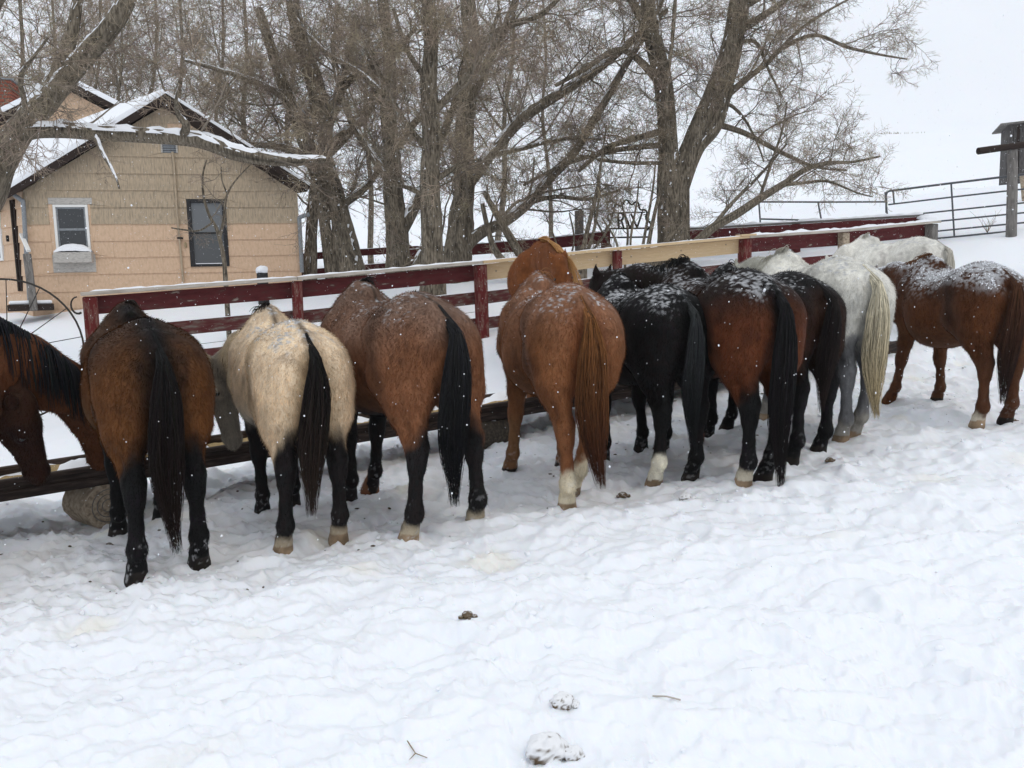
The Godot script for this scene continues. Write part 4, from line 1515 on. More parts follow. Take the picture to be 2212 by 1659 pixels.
# ---------------------------------------------------------------- the iron sign over the back gate
func iron_sign() -> void:
	var d := 16.75
	var k := 100.0 / 1229.0 * 1.0      # the close survey of the sign, back to the common scale
	var q := func(x: float, y: float) -> Vector3:
		return at((1500.0 + x * 0.08137) * 0.8641, (480.0 + y * 0.08137) * 0.8641, d)
	var o := thing("iron_sign", "black iron gate frame with the letters R W under an arch of barbed wire scroll", "sign", q.call(800, 1600))
	pipes(o, [[q.call(210, 1125), q.call(1560, 1110)], [q.call(240, 1400), q.call(1560, 1380)]], 0.017, M.iron, "bar")
	pipes(o, [[q.call(215, 1125), q.call(250, 1650)], [q.call(1555, 1110), q.call(1555, 1650)], [q.call(430, 640), q.call(1390, 620)]], 0.013, M.iron, "bar")
	# letters
	var letter := MB.new()
	var put := func(b: MB, rows: Array, r: float) -> void:
		var ps := PackedVector3Array()
		for e in rows:
			ps.append(q.call(e[0], e[1]) - o.position)
		var sp := spline(Array(ps), 5) if rows.size() > 2 else ps
		b.tube(sp, ramp(r, r, sp.size()), 7)
	put.call(letter, [[555, 645], [580, 1110]], 0.021)
	put.call(letter, [[555, 650], [640, 650], [700, 690], [712, 760], [690, 830], [640, 870], [570, 875]], 0.021)
	put.call(letter, [[655, 870], [730, 1110]], 0.021)
	part("letter", letter.mesh(), M.iron, o)
	letter = MB.new()
	put.call(letter, [[745, 650], [925, 1105]], 0.021)
	put.call(letter, [[925, 1105], [1040, 840]], 0.020)
	put.call(letter, [[945, 650], [1140, 1095]], 0.021)
	put.call(letter, [[1140, 1095], [1290, 640]], 0.020)
	part("letter", letter.mesh(), M.iron, o)
	# the scroll: a wave that follows the arch, with barbs
	var wave := MB.new()
	var pts := []
	for e in 61:
		var t := e / 60.0
		var an := PI * (1.03 - 1.06 * t)
		var rr := 1.0 + 0.085 * sin(t * TAU * 6.5 + 1.2)
		pts.append(q.call(870 + 640 * cos(an) * rr, 1110 - 800 * sin(an) * rr) - o.position)
	var sp := spline(pts, 2)
	wave.tube(sp, ramp(0.018, 0.018, sp.size()), 6)
	for e in 13:
		var t := (e + 0.5) / 13.0
		var an := PI * (1.03 - 1.06 * t)
		var mid: Vector3 = q.call(870 + 640 * cos(an), 1110 - 800 * sin(an)) - o.position
		var s := 0.055
		for w in [0.6, -0.6]:
			var dv := Vector3(cos(an + w), sin(an + w), 0.1) * s
			wave.tube(PackedVector3Array([mid - dv, mid + dv]), ramp(0.011, 0.007, 2), 5)
	part("scroll", wave.mesh(), M.iron, o)
	# round posts by the gate
	var a := at(1251, 570, 17.4)
	var t := thing("timber_post", "short grey weathered round post behind the red back fence left of the iron sign", "post", Vector3(a.x, relief(a.x, a.z), a.z))
	pipes(t, [[a - Vector3(0, 0.5, 0), at(1251, 456, 17.4)]], 0.095, M.oldwood, "upright")

# ---------------------------------------------------------------- feed trough
func trough() -> void:
	var a := Vector3(-5.6, 0, -4.74)
	var b := Vector3(4.75, 0, -10.13)
	var dirv := (b - a).normalized()
	var n := Vector3(dirv.z, 0, -dirv.x)      # across, away from the camera
	if n.z > 0.0:
		n = -n
	# heights of the near top edge
	var ya := 0.20
	var yb := 0.80
	a.y = ya
	b.y = yb
	var o := thing("feed_trough", "long dark metal feed trough with hay and grain, resting on logs before the horses", "trough", (a + b) * 0.5)
	var w := 0.50
	var h := 0.135
	var L := a.distance_to(b)
	var t := along(a - o.position, b - o.position)
	var zin := t.basis.z.dot(n) 
	var sgn := 1.0 if zin > 0.0 else -1.0
	part("side_panel", box_mesh(Vector3(L, h, 0.02), 0.004), M.trough, o, t * Transform3D(Basis(Vector3.RIGHT, sgn * 0.10), Vector3(0, -h * 0.5, 0.0)))
	part("rim", box_mesh(Vector3(L, 0.035, 0.055), 0.008), M.trough, o, t * Transform3D(Basis(), Vector3(0, 0.0, -0.02 * sgn)))
	part("rim", box_mesh(Vector3(L, 0.02, 0.03), 0.006), M.trough, o, t * Transform3D(Basis(), Vector3(0, -0.075, -0.014 * sgn)))
	part("side_panel", box_mesh(Vector3(L, h, 0.02), 0.004), M.trough, o, t * Transform3D(Basis(Vector3.RIGHT, -sgn * 0.10), Vector3(0, -h * 0.5, w * sgn)))
	part("rim", box_mesh(Vector3(L, 0.035, 0.045), 0.008), M.trough, o, t * Transform3D(Basis(), Vector3(0, 0.0, (w + 0.01) * sgn)))
	part("bottom", box_mesh(Vector3(L, 0.02, w), 0.0), M.trough, o, t * Transform3D(Basis(), Vector3(0, -h, w * 0.5 * sgn)))
	for e in [-0.5, 0.5]:
		part("end_panel", box_mesh(Vector3(0.03, h, w), 0.004), M.trough, o, t * Transform3D(Basis(), Vector3(e * L, -h * 0.5, w * 0.5 * sgn)))
	# grain and hay heaped inside, snow along the far side
	for layer in 2:
		var mb := MB.new()
		var m := int(L / 0.05)
		var row := 9
		for k in m + 1:
			for s in row:
				var u := -0.5 * L + L * k / m
				var z := 0.012 + (w - 0.024) * s / (row - 1.0)
				var y := -0.04 + 0.04 * n_b.get_noise_2d(u * 2.2, z * 4.0) + 0.018 * n_c.get_noise_2d(u * 8.0, z * 12.0)
				if layer == 1:
					y += -0.03 + 0.10 * n_a.get_noise_2d(u * 1.3 + 5.0, z * 2.0) + 0.05 * sst(0.25, 0.5, z) - 0.01
				mb.v.append(t * Vector3(u, y, z * sgn))
				mb.n.append(Vector3.ZERO)
				mb.c.append(Color.WHITE)
		grid_fill(mb, m, row)
		part("feed" if layer == 0 else "snow_drift", mb.mesh(), M.grainfeed if layer == 0 else M.powder, o)

func grid_fill(mb: MB, m: int, row: int) -> void:
	for k in m:
		for s in row - 1:
			var p := k * row + s
			for tri in [[p, p + 1, p + row], [p + 1, p + row + 1, p + row]]:
				var q: Vector3 = (mb.v[tri[2]] - mb.v[tri[0]]).cross(mb.v[tri[1]] - mb.v[tri[0]])
				if q.y < 0.0:
					tri.reverse()
					q = -q
				mb.i.append_array(tri)
				for e in 3:
					mb.n[tri[e]] += q
	for k in mb.n.size():
		mb.n[k] = (mb.n[k] + Vector3.UP * 1e-9).normalized()

func log_block(label: String, where: Vector3, turn: float, r: float, len_: float, m: Material, snowy := false) -> void:
	var o := thing("log_block", label, "log", where, turn)
	var b := MB.new()
	var pts := PackedVector3Array()
	for k in 7:
		pts.append(Vector3(-len_ * 0.5 + len_ * k / 6.0, r * 0.82, 0))
	b.tube(pts, ramp(r, r, 7), 22)
	for k in b.v.size():
		var p := b.v[k]
		var a := atan2(p.y - r * 0.82, p.z)
		var w := 1.0 + 0.10 * n_a.get_noise_3d(cos(a) * 1.2 + where.x, sin(a) * 1.2, p.x * 1.5) + 0.04 * n_b.get_noise_3d(cos(a) * 5.0, sin(a) * 5.0, p.x * 2.0)
		b.v[k] = Vector3(p.x + 0.015 * n_b.get_noise_2d(p.y * 20.0, p.z * 20.0), r * 0.82 + (p.y - r * 0.82) * w, p.z * w)
	part("wood", b.mesh(), m, o)
	if snowy:
		part("snow_cap", snow_on(pts, ramp(r, r, 7), 4.0, 0.12), M.powder, o, Transform3D(Basis(), Vector3(0, 0.004, 0)))
	else:
		for k in 3:      # growth rings and a split on the sawn end
			var c := TorusMesh.new()
			c.inner_radius = r * (0.25 + 0.22 * k)
			c.outer_radius = c.inner_radius + 0.008
			c.rings = 24
			c.ring_segments = 5
			part("growth_ring", c, M.oldwood, o, Transform3D(Basis(Vector3.FORWARD, PI / 2), Vector3(len_ * 0.5 + 0.002, r * 0.82, 0)))

# ---------------------------------------------------------------- old iron rake wheel
func rake_wheel() -> void:
	var c := at(17, 757, 9.15)
	var o := thing("wheel_ornament", "tall thin rimmed iron wagon wheel standing in the snow left of the fence end", "wheel", c, 0.18)
	var R := 153.0 * 9.15 / F_PX
	var b := MB.new()
	var pts := PackedVector3Array()
	for k in 49:
		var a := TAU * k / 48.0
		pts.append(Vector3(cos(a) * R, sin(a) * R, 0))
	b.tube(pts, ramp(0.011, 0.011, 49), 8, Color.WHITE, Color.WHITE, false)
	part("rim", b.mesh(), M.wheel, o)
	for k in 14:
		var s := MB.new()
		var a := TAU * k / 14.0 + 0.16
		s.tube(PackedVector3Array([Vector3(cos(a) * 0.05, sin(a) * 0.05, 0.03 if k % 2 else -0.03), Vector3(cos(a) * R * 0.5, sin(a) * R * 0.5 - (0.01 if k % 5 == 2 else 0.0), 0.0), Vector3(cos(a) * R, sin(a) * R, 0)]), ramp(0.006, 0.005, 3), 6)
		part("spoke", s.mesh(), M.wheel, o)
	var hub := MB.new()
	hub.tube(PackedVector3Array([Vector3(0, 0, -0.08), Vector3(0, 0, 0.08)]), ramp(0.06, 0.06, 2), 14)
	part("hub", hub.mesh(), M.wheel, o)

# ---------------------------------------------------------------- the house
var wall_a: Vector3      # lower left corner of the gable wall
var wall_x := Vector3(0.968, 0, -0.25)
var wall_n := Vector3(0.25, 0, 0.968)

func on_wall(x: float, y: float) -> Vector2:      # survey point -> (along, up) on the gable wall
	var v := at(x, y, 1.0) - EYE
	var t := (wall_a - EYE).dot(wall_n) / v.dot(wall_n)
	var p := EYE + v * t - wall_a
	return Vector2(p.dot(wall_x), p.y)

func hx(x: float, y: float) -> Vector2:      # the enlarged survey of the house front
	return on_wall(x * 0.33328, (y * 0.3857 + 180.0) * 0.8641)

func rect_poly(a: Vector2, b: Vector2) -> PackedVector2Array:
	return PackedVector2Array([Vector2(minf(a.x, b.x), minf(a.y, b.y)), Vector2(maxf(a.x, b.x), minf(a.y, b.y)), Vector2(maxf(a.x, b.x), maxf(a.y, b.y)), Vector2(minf(a.x, b.x), maxf(a.y, b.y))])

func siding(o: Node3D, t: Transform3D, outline: PackedVector2Array, holes: Array, course: float, v0: float, rg: RandomNumberGenerator, split: float, lean := 0.0) -> void:
	# overlapping courses of wide shakes, each shake a piece of its own
	var lo := outline[0]
	var hi := outline[0]
	for p in outline:
		lo = lo.min(p)
		hi = hi.max(p)
	var v := v0
	while v < hi.y:
		var x := lo.x - rg.randf() * 0.5
		while x < hi.x:
			var w := rg.randf_range(0.52, 0.68)
			var cell := rect_poly(Vector2(x + 0.001, v + rg.randf_range(-0.004, 0.004)), Vector2(x + w - 0.0015, v + course + 0.012))
			for q in Geometry2D.intersect_polygons(cell, outline):
				var bits: Array = [q]
				for hole in holes:
					var next: Array = []
					for bit in bits:
						for r in Geometry2D.clip_polygons(bit, hole):
							if not Geometry2D.is_polygon_clockwise(r):
								next.append(r)
					bits = next
				for bit in bits:
					for conv in Geometry2D.decompose_polygon_in_convex(bit):
						var b := MB.new()
						slab(conv, 0.010, b, Transform3D.IDENTITY, 0.022)
						var m: Material = M.peach
						if v > split - 0.05 and rg.randf() > sst(1.0, 2.4, v - split) * 0.45:
							m = M.faded
						part("shingle", b.mesh(), m, o, t)
			x += w
		v += course

func house() -> void:
	var rg := RandomNumberGenerator.new()
	rg.seed = 12
	wall_a = at(73, 655, 16.0)
	wall_n = wall_x.cross(Vector3.UP) * -1.0
	if wall_n.z < 0.0:
		wall_n = -wall_n
	var o := thing("house", "small peach and weathered tan house with a snowy gable roof behind the fence", "house", wall_a)
	var t := Transform3D(Basis(wall_x, Vector3.UP, wall_n), Vector3.ZERO)      # wall frame, origin at the corner
	var top_l := hx(185, 768)
	var top_r := hx(1938, 772)
	var peak := hx(1088, 205)
	var right := hx(1955, 1290).x
	top_l.x = 0.0
	top_r.x = right
	var base := -0.6
	var outline := PackedVector2Array([Vector2(0, base), Vector2(right, base), top_r, peak, top_l])
	# backing walls: a prism run back from the gable
	var e := Vector3(-0.75, 0, -0.66).normalized()
	var deep := 6.5
	var wb := MB.new()
	var ring := []
	var ringb := []
	for p in outline:
		ring.append(t * Vector3(p.x, p.y, -0.01))
		ringb.append(t * Vector3(p.x, p.y, -0.01) + e * deep)
	var mid: Vector3 = (ring[0] + ring[2] + ringb[0] + ringb[2]) * 0.25
	wb.face(ring, mid)
	wb.face(ringb, mid)
	for k in [0, 1, 4]:
		var q: int = (k + 1) % 5
		wb.face([ring[k], ring[q], ringb[q], ringb[k]], mid)
	var wall := part("wall", wb.mesh(), M.peach, o)
	# openings
	var w1a := hx(312, 858)
	var w1b := hx(612, 1185)
	var w2a := hx(1208, 824)
	var w2b := hx(1490, 1258)
	var head_a := hx(311, 815)
	var head_b := hx(600, 858)
	var apron_a := hx(340, 1185)
	var apron_b := hx(628, 1296)
	var va := hx(1040, 436)
	var vb := hx(1155, 526)
	var holes := [rect_poly(w1a, w1b), rect_poly(w2a, w2b), rect_poly(head_a, head_b), rect_poly(apron_a, apron_b), rect_poly(va, vb)]
	var c1 := hx(1000, 985).y
	var course := (hx(900, 770).y - hx(900, 1308).y) / 5.0
	siding(wall, t, outline, holes, course, c1 - course * 9.0, rg, c1)
	# left window: white sash in a peach surround
	var W := func(called: String, a: Vector2, b: Vector2, z: float, thick: float, m: Material, par: Node3D = o, bev := 0.006) -> MeshInstance3D:
		var c := (a + b) * 0.5
		return part(called, box_mesh(Vector3(absf(a.x - b.x), absf(a.y - b.y), thick), bev), m, par, (Transform3D.IDENTITY if par == o else par.transform.affine_inverse()) * t * Transform3D(Basis(), Vector3(c.x, c.y, z + thick * 0.5)))
	W.call("trim_board", head_a, head_b, 0.0, 0.03, M.greytrim)
	W.call("trim_board", apron_a, apron_b, 0.0, 0.03, M.greytrim)
	var fa := hx(342, 860)
	var fb := hx(596, 1185)
	W.call("trim_board", w1a, Vector2(fa.x, w1b.y), 0.0, 0.022, M.peach)
	W.call("trim_board", Vector2(fb.x, w1a.y), w1b, 0.0, 0.022, M.peach)
	var win := MeshInstance3D.new()
	var f := 0.05
	win = W.call("window", fa, fb, -0.02, 0.012, M.room)
	for s in [[fa, Vector2(fa.x + f, fb.y)], [Vector2(fb.x - f, fa.y), fb], [Vector2(fa.x + f, fa.y), Vector2(fb.x - f, fa.y - f)], [Vector2(fa.x + f, fb.y + f), Vector2(fb.x - f, fb.y)]]:
		W.call("frame", s[0], s[1], -0.005, 0.05, M.white, win)
	var my := lerpf(fa.y, fb.y, 0.49)
	for s in [[Vector2(fa.x + f, fa.y - f), Vector2(fa.x + f + 0.03, fb.y + f)], [Vector2(fb.x - f - 0.03, fa.y - f), Vector2(fb.x - f, fb.y + f)], [Vector2(fa.x + f + 0.03, my + 0.02), Vector2(fb.x - f - 0.03, my - 0.025)], [Vector2(fa.x + f + 0.03, fa.y - f), Vector2(fb.x - f - 0.03, fa.y - f - 0.03)]]:
		W.call("sash", s[0], s[1], -0.006, 0.03, M.zinc, win)
	W.call("pane", Vector2(fa.x + f + 0.03, fa.y - f - 0.03), Vector2(fb.x - f - 0.03, my + 0.02), 0.0, 0.008, M.glass, win, 0.0)
	W.call("pane", Vector2(fa.x + f + 0.03, my - 0.025), Vector2(fb.x - f - 0.03, fb.y + f), -0.006, 0.008, M.glass, win, 0.0)
	# planter box heaped with snow
	var pa := hx(365, 1172)
	var pb := hx(614, 1236)
	var box: MeshInstance3D = W.call("planter_box", pa, pb, 0.03, 0.2, M.greytrim)
	var pc := (pa + pb) * 0.5
	var heap := MB.new()
	for k in 15:
		for s in 9:
			var u := k / 14.0
			var z := s / 8.0
			var hgt := 0.17 * pow(sin(PI * clampf(u, 0.01, 0.99)), 0.45) * pow(sin(PI * clampf(z, 0.01, 0.99)), 0.5)
			heap.v.append(t * Vector3(lerpf(pa.x + 0.005, pb.x - 0.005, u), pa.y - 0.005 + hgt + 0.01 * n_b.get_noise_2d(u * 5.0, z * 3.0), 0.035 + z * 0.19))
			heap.n.append(Vector3.ZERO)
			heap.c.append(Color.WHITE)
	grid_fill(heap, 14, 9)
	part("snow_heap", heap.mesh(), M.powder, box, box.transform.affine_inverse())
	# right window: dark frame with pale screens
	var win2: MeshInstance3D = W.call("window", w2a, w2b, -0.02, 0.012, M.room)
	var g := 0.078
	for s in [[w2a, Vector2(w2a.x + g, w2b.y)], [Vector2(w2b.x - g, w2a.y), w2b], [Vector2(w2a.x + g, w2a.y), Vector2(w2b.x - g, w2a.y - g)], [Vector2(w2a.x + g, w2b.y + 0.05), Vector2(w2b.x - g, w2b.y)]]:
		W.call("frame", s[0], s[1], 0.0, 0.045, M.darkframe, win2)
	var m2 := lerpf(w2a.y, w2b.y, 0.5)
	W.call("sash", Vector2(w2a.x + g, m2 + 0.015), Vector2(w2b.x - g, m2 - 0.02), 0.0, 0.03, M.darkframe, win2)
	W.call("pane", Vector2(w2a.x + g, w2a.y - g), Vector2(w2b.x - g, m2 + 0.015), 0.004, 0.008, M.screen, win2, 0.0)
	W.call("pane", Vector2(w2a.x + g, m2 - 0.02), Vector2(w2b.x - g, w2b.y + 0.05), 0.004, 0.008, M.screen2, win2, 0.0)
	W.call("snow_cap", Vector2(w2a.x + g + 0.02, w2b.y + 0.065), Vector2(w2b.x - g - 0.03, w2b.y + 0.05), 0.015, 0.03, M.powder, win2)
	# gable vent
	var vent: MeshInstance3D = W.call("vent", va, vb, -0.01, 0.012, M.room)
	for k in 6:
		var y := lerpf(va.y, vb.y, (k + 0.5) / 6.0)
		var c := (va.x + vb.x) * 0.5
		part("slat", box_mesh(Vector3(absf(va.x - vb.x) - 0.04, 0.035, 0.012), 0.002), M.zinc, vent, vent.transform.affine_inverse() * t * Transform3D(Basis(Vector3.RIGHT, 0.6), Vector3(c, y, 0.02)))
	for s in [[va, Vector2(va.x + 0.03, vb.y)], [Vector2(vb.x - 0.03, va.y), vb]]:
		W.call("frame", s[0], s[1], 0.0, 0.04, M.greytrim, vent)
	# conduit and its bracket, a little outlet box
	var run := []
	for q in [[1120, 520], [1132, 620], [1143, 800], [1155, 960], [1168, 1100], [1180, 1240], [1192, 1362]]:
		var w := hx(q[0], q[1])
		run.append(t * Vector3(w.x, w.y, 0.055))
	var cb := MB.new()
	var sp := spline(run, 3)
	cb.tube(sp, ramp(0.022, 0.022, sp.size()), 8)
	part("conduit", cb.mesh(), M.faded, o)
	W.call("bracket", hx(1150, 1072), hx(1190, 1082), 0.03, 0.06, M.iron)
	W.call("outlet_box", hx(1198, 1105), hx(1212, 1138), 0.02, 0.05, M.door)
	# downspouts
	for q in [[[2006, 925], [1945, 945], [1942, 975], [1950, 1130], [1958, 1300]], [[95, 778], [105, 800], [150, 835], [163, 862], [178, 1100], [205, 1500]]]:
		var rp := []
		for w in q:
			var u := hx(w[0], w[1])
			rp.append(t * Vector3(u.x, u.y, 0.11))
		var db := MB.new()
		var dp := spline(rp, 4)
		db.tube(dp, ramp(0.042, 0.042, dp.size()), 8)
		part("downspout", db.mesh(), M.zinc, o)
	# roof: two slabs with snow on them
	var fz := 0.30
	var r_l := hx(60, 790)
	var r_p := hx(1090, 160)
	var r_r := hx(2012, 752)
	for side in 2:
		var lo := r_l if side == 0 else r_r
		var dv := (r_p - lo).normalized()
		var nv := Vector2(-dv.y, dv.x) if side == 0 else Vector2(dv.y, -dv.x)
		if nv.y < 0.0:
			nv = -nv
		for layer in 2:
			var th0 := -0.13 if layer == 0 else 0.003
			var th1 := 0.0 if layer == 0 else (0.10 if side == 0 else 0.06)
			var a := lo if layer == 0 else lo + dv * 0.03
			var poly := [a + nv * th0, r_p + nv * th0 - Vector2(0.0, 0.0), r_p + nv * th1, a + nv * th1]
			var z0 := fz if layer == 0 else fz - 0.03
			var f0 := []
			var f1 := []
			var m0 := Vector3.ZERO
			for p in poly:
				f0.append(t * Vector3(p.x, p.y, z0))
				f1.append(t * Vector3(p.x, p.y, z0) + e * (deep + 0.3))
				m0 += f0[-1] + f1[-1]
			m0 /= 8.0
			var rb := MB.new()
			rb.face(f0, m0)
			rb.face(f1, m0)
			for k in 4:
				rb.face([f0[k], f0[(k + 1) % 4], f1[(k + 1) % 4], f1[k]], m0)
			part("roof" if layer == 0 else "roof_snow", rb.mesh(), M.trimdark if layer == 0 else M.powder, o)
	# things standing against the foot of the wall: a snow capped stub and a dark can
	var sb := at(567, 600, 15.2)
	var stub := thing("utility_riser", "round white snow capped riser standing against the house wall right of the dark window", "riser", Vector3(sb.x, relief(sb.x, sb.z), sb.z))
	var stb := MB.new()
	stb.tube(PackedVector3Array([Vector3(0, -0.2, 0), Vector3(0, at(567, 590, 15.2).y - stub.position.y, 0)]), ramp(0.10, 0.10, 2), 16)
	part("casing", stb.mesh(), M.darkframe, stub)
	part("snow_cap", clumps[2], M.powder, stub, Transform3D(Basis.from_scale(Vector3(0.115, 0.09, 0.115)), Vector3(0, at(567, 584, 15.2).y - stub.position.y, 0)))
	# entry wall to the left, angled back, with its door, lamp and window
	var gx := Vector3(-0.75, 0, -0.66).normalized()
	var gn := gx.cross(Vector3.UP).normalized()
	if gn.z < 0.0:
		gn = -gn
	var ts := Transform3D(Basis(-gx, Vector3.UP, gn), gx * 3.4 + Vector3(0, 0, 0))
	var on_side := func(x: float, y: float) -> Vector2:
		var v := at(x * 0.33328, (y * 0.3857 + 180.0) * 0.8641, 1.0) - EYE
		var k := (wall_a - EYE).dot(gn) / v.dot(gn)
		var p := EYE + v * k - wall_a
		return Vector2(3.4 - p.dot(gx), p.y)
	var sidew := MB.new()
	slab(rect_poly(Vector2(0, base), Vector2(3.385, top_l.y)), 0.01, sidew, ts * Transform3D(Basis(), Vector3(0, 0, -0.03)))
	var wall2 := part("wall", sidew.mesh(), M.peach, o)
	var d_a: Vector2 = on_side.call(84, 832)
	var d_b: Vector2 = on_side.call(160, 1420)
	var s_a: Vector2 = on_side.call(-40, 905)
	var s_b: Vector2 = on_side.call(38, 1222)
	siding(wall2, ts, rect_poly(Vector2(1.0, base), Vector2(3.38, top_l.y - 0.02)), [rect_poly(d_a, d_b), rect_poly(s_a, s_b)], course, c1 - course * 9.0, rg, 9.0)
	var S := func(called: String, a: Vector2, b: Vector2, z: float, thick: float, m: Material, par: Node3D = o) -> MeshInstance3D:
		var c := (a + b) * 0.5
		return part(called, box_mesh(Vector3(absf(a.x - b.x), absf(a.y - b.y), thick), 0.006), m, par, (Transform3D.IDENTITY if par == o else par.transform.affine_inverse()) * ts * Transform3D(Basis(), Vector3(c.x, c.y, z + thick * 0.5)))
	var door: MeshInstance3D = S.call("door", d_a + Vector2(0.05, -0.05), d_b, -0.02, 0.03, M.door)
	S.call("frame", d_a, Vector2(d_a.x + 0.06, d_b.y), 0.0, 0.07, M.trimdark, door)
	S.call("frame", Vector2(d_b.x - 0.05, d_a.y), d_b, 0.0, 0.05, M.trimdark, door)
	S.call("frame", d_a, Vector2(d_b.x, d_a.y - 0.06), 0.0, 0.06, M.trimdark, door)
	S.call("handle", on_side.call(80, 1060), on_side.call(88, 1100), 0.07, 0.05, M.iron, door)
	var win3: MeshInstance3D = S.call("window", s_a, s_b, -0.01, 0.012, M.glass)
	S.call("frame", Vector2(s_b.x - 0.12, s_a.y), s_b, 0.004, 0.05, M.white, win3)
	S.call("frame", Vector2(s_a.x, s_b.y + 0.06), Vector2(s_b.x - 0.12, s_b.y), 0.004, 0.05, M.white, win3)
	# porch lamp
	var lp: Vector2 = on_side.call(18, 885)
	var lamp := S.call("wall_lantern", lp + Vector2(-0.05, 0.09), lp + Vector2(0.05, -0.08), 0.10, 0.10, M.iron)
	S.call("lantern_arm", lp + Vector2(0.02, 0.13), lp + Vector2(0.14, 0.10), 0.03, 0.05, M.iron, lamp)
	S.call("lantern_cap", lp + Vector2(-0.07, 0.11), lp + Vector2(0.07, 0.09), 0.08, 0.14, M.iron, lamp)
	S.call("lantern_glass", lp + Vector2(-0.035, 0.06), lp + Vector2(0.035, -0.06), 0.2, 0.012, M.glass, lamp)
	# porch post, hand rail, step
	var hp := at(62, 545, 15.4) - o.position
	var p0 := at(66, 610, 15.3) - o.position
	part("porch_post", box_mesh(Vector3(0.13, 1.05, 0.09), 0.01), M.oldwood, o, Transform3D(Basis(Vector3.UP, 0.4) * Basis(Vector3.BACK, 0.03), p0))
	board(o, "hand_rail", at(46, 506, 15.9), at(62, 542, 15.35), 0.05, 0.07, M.white)
	part("step", box_mesh(Vector3(0.75, 0.12, 0.6), 0.01), M.trimdark, o, Transform3D(Basis(Vector3.UP, 0.5), at(68, 664, 15.6) - o.position))
	part("snow_cap", box_mesh(Vector3(0.7, 0.07, 0.5), 0.03), M.powder, o, Transform3D(Basis(Vector3.UP, 0.5), at(68, 664, 15.6) - o.position + Vector3(0, 0.095, 0)))
	# the taller part behind, with its own gable
	var bo := Vector3.ZERO
	var bp := func(x: float, y: float) -> Vector3:
		return at(x, y, 20.0) - o.position
	var wall3 := MB.new()
	var fr := [bp.call(-60, 330), bp.call(262, 330), bp.call(262, 256), bp.call(156, 200), bp.call(-60, 300)]
	var bk := []
	for p in fr:
		bk.append(p + Vector3(-0.9, 0, -2.8))
	var mid3: Vector3 = (fr[0] + bk[2]) * 0.5
	wall3.face(fr, mid3)
	for k in 5:
		wall3.face([fr[k], fr[(k + 1) % 5], bk[(k + 1) % 5], bk[k]], mid3)
	var w3 := part("wall", wall3.mesh(), M.peach, o)
	for k in 3:
		var a3: Vector3 = bp.call(20 + 0, 250 + k * 30)
		board(w3, "shingle", bp.call(-50, 262 + k * 30) + Vector3(0, 0, 0.03), bp.call(250, 262 + k * 30) + Vector3(0, 0, 0.03), 0.03, 0.02, M.faded)
	for s in 2:
		var ra: Vector3 = bp.call(154, 192)
		var rb2: Vector3 = bp.call(282, 258) if s == 0 else bp.call(-80, 307)
		var up := (rb2 - ra).cross(Vector3(-0.9, 0, -2.8)).normalized()
		if up.y < 0.0:
			up = -up
		var back := Vector3(-0.9, 0, -2.8)
		for layer in 2:
			var lo := 0.0 if layer == 0 else 0.125
			var hi := 0.12 if layer == 0 else 0.24
			var out := Vector3(0.06, 0, 0.25)
			var q0 := [ra + out + up * lo, rb2 + out + up * lo, rb2 + out + up * hi, ra + out + up * hi]
			var q1 := []
			var m3 := Vector3.ZERO
			for p in q0:
				q1.append(p + back)
				m3 += p * 2.0 + back
			m3 /= 8.0
			var rbm := MB.new()
			rbm.face(q0, m3)
			rbm.face(q1, m3)
			for k in 4:
				rbm.face([q0[k], q0[(k + 1) % 4], q1[(k + 1) % 4], q1[k]], m3)
			part("roof" if layer == 0 else "roof_snow", rbm.mesh(), M.trimdark if layer == 0 else M.powder, o)
	# brick chimney with a sheet metal cap
	var cp := at(3, 255, 20.6)
	var ch := part("chimney", box_mesh(Vector3(0.70, 1.5, 0.62), 0.0), M.mortar, o, Transform3D(Basis(Vector3.UP, 0.25), cp + Vector3(0, 0.1, 0) - o.position))
	var rows := 17
	for k in rows:
		for sidei in 4:
			for q in 4:
				var y := -0.73 + 1.5 * k / rows
				var lx := 0.74 if sidei % 2 == 0 else 0.66
				var u := -lx * 0.5 + lx * (q + (0.25 if k % 2 else 0.0)) / 4.0 + lx / 8.0 - 0.02
				if absf(u) > lx * 0.5 - 0.05:
					continue
				var tb := Transform3D(Basis(Vector3.UP, PI * 0.5 * sidei), Vector3.ZERO) * Transform3D(Basis(), Vector3(u, y + 0.02, (0.32 if sidei % 2 == 0 else 0.36)))
				part("brick", brick_mesh, M.brick, ch, tb)
	part("chimney_cap", box_mesh(Vector3(0.84, 0.05, 0.76), 0.01), M.zinc, o, Transform3D(Basis(Vector3.UP, 0.25), cp + Vector3(0, 0.88, 0) - o.position))
	part("flue", box_mesh(Vector3(0.3, 0.16, 0.3), 0.02), M.iron, o, Transform3D(Basis(Vector3.UP, 0.25), cp + Vector3(-0.1, 1.0, 0) - o.position))

var brick_mesh: ArrayMesh

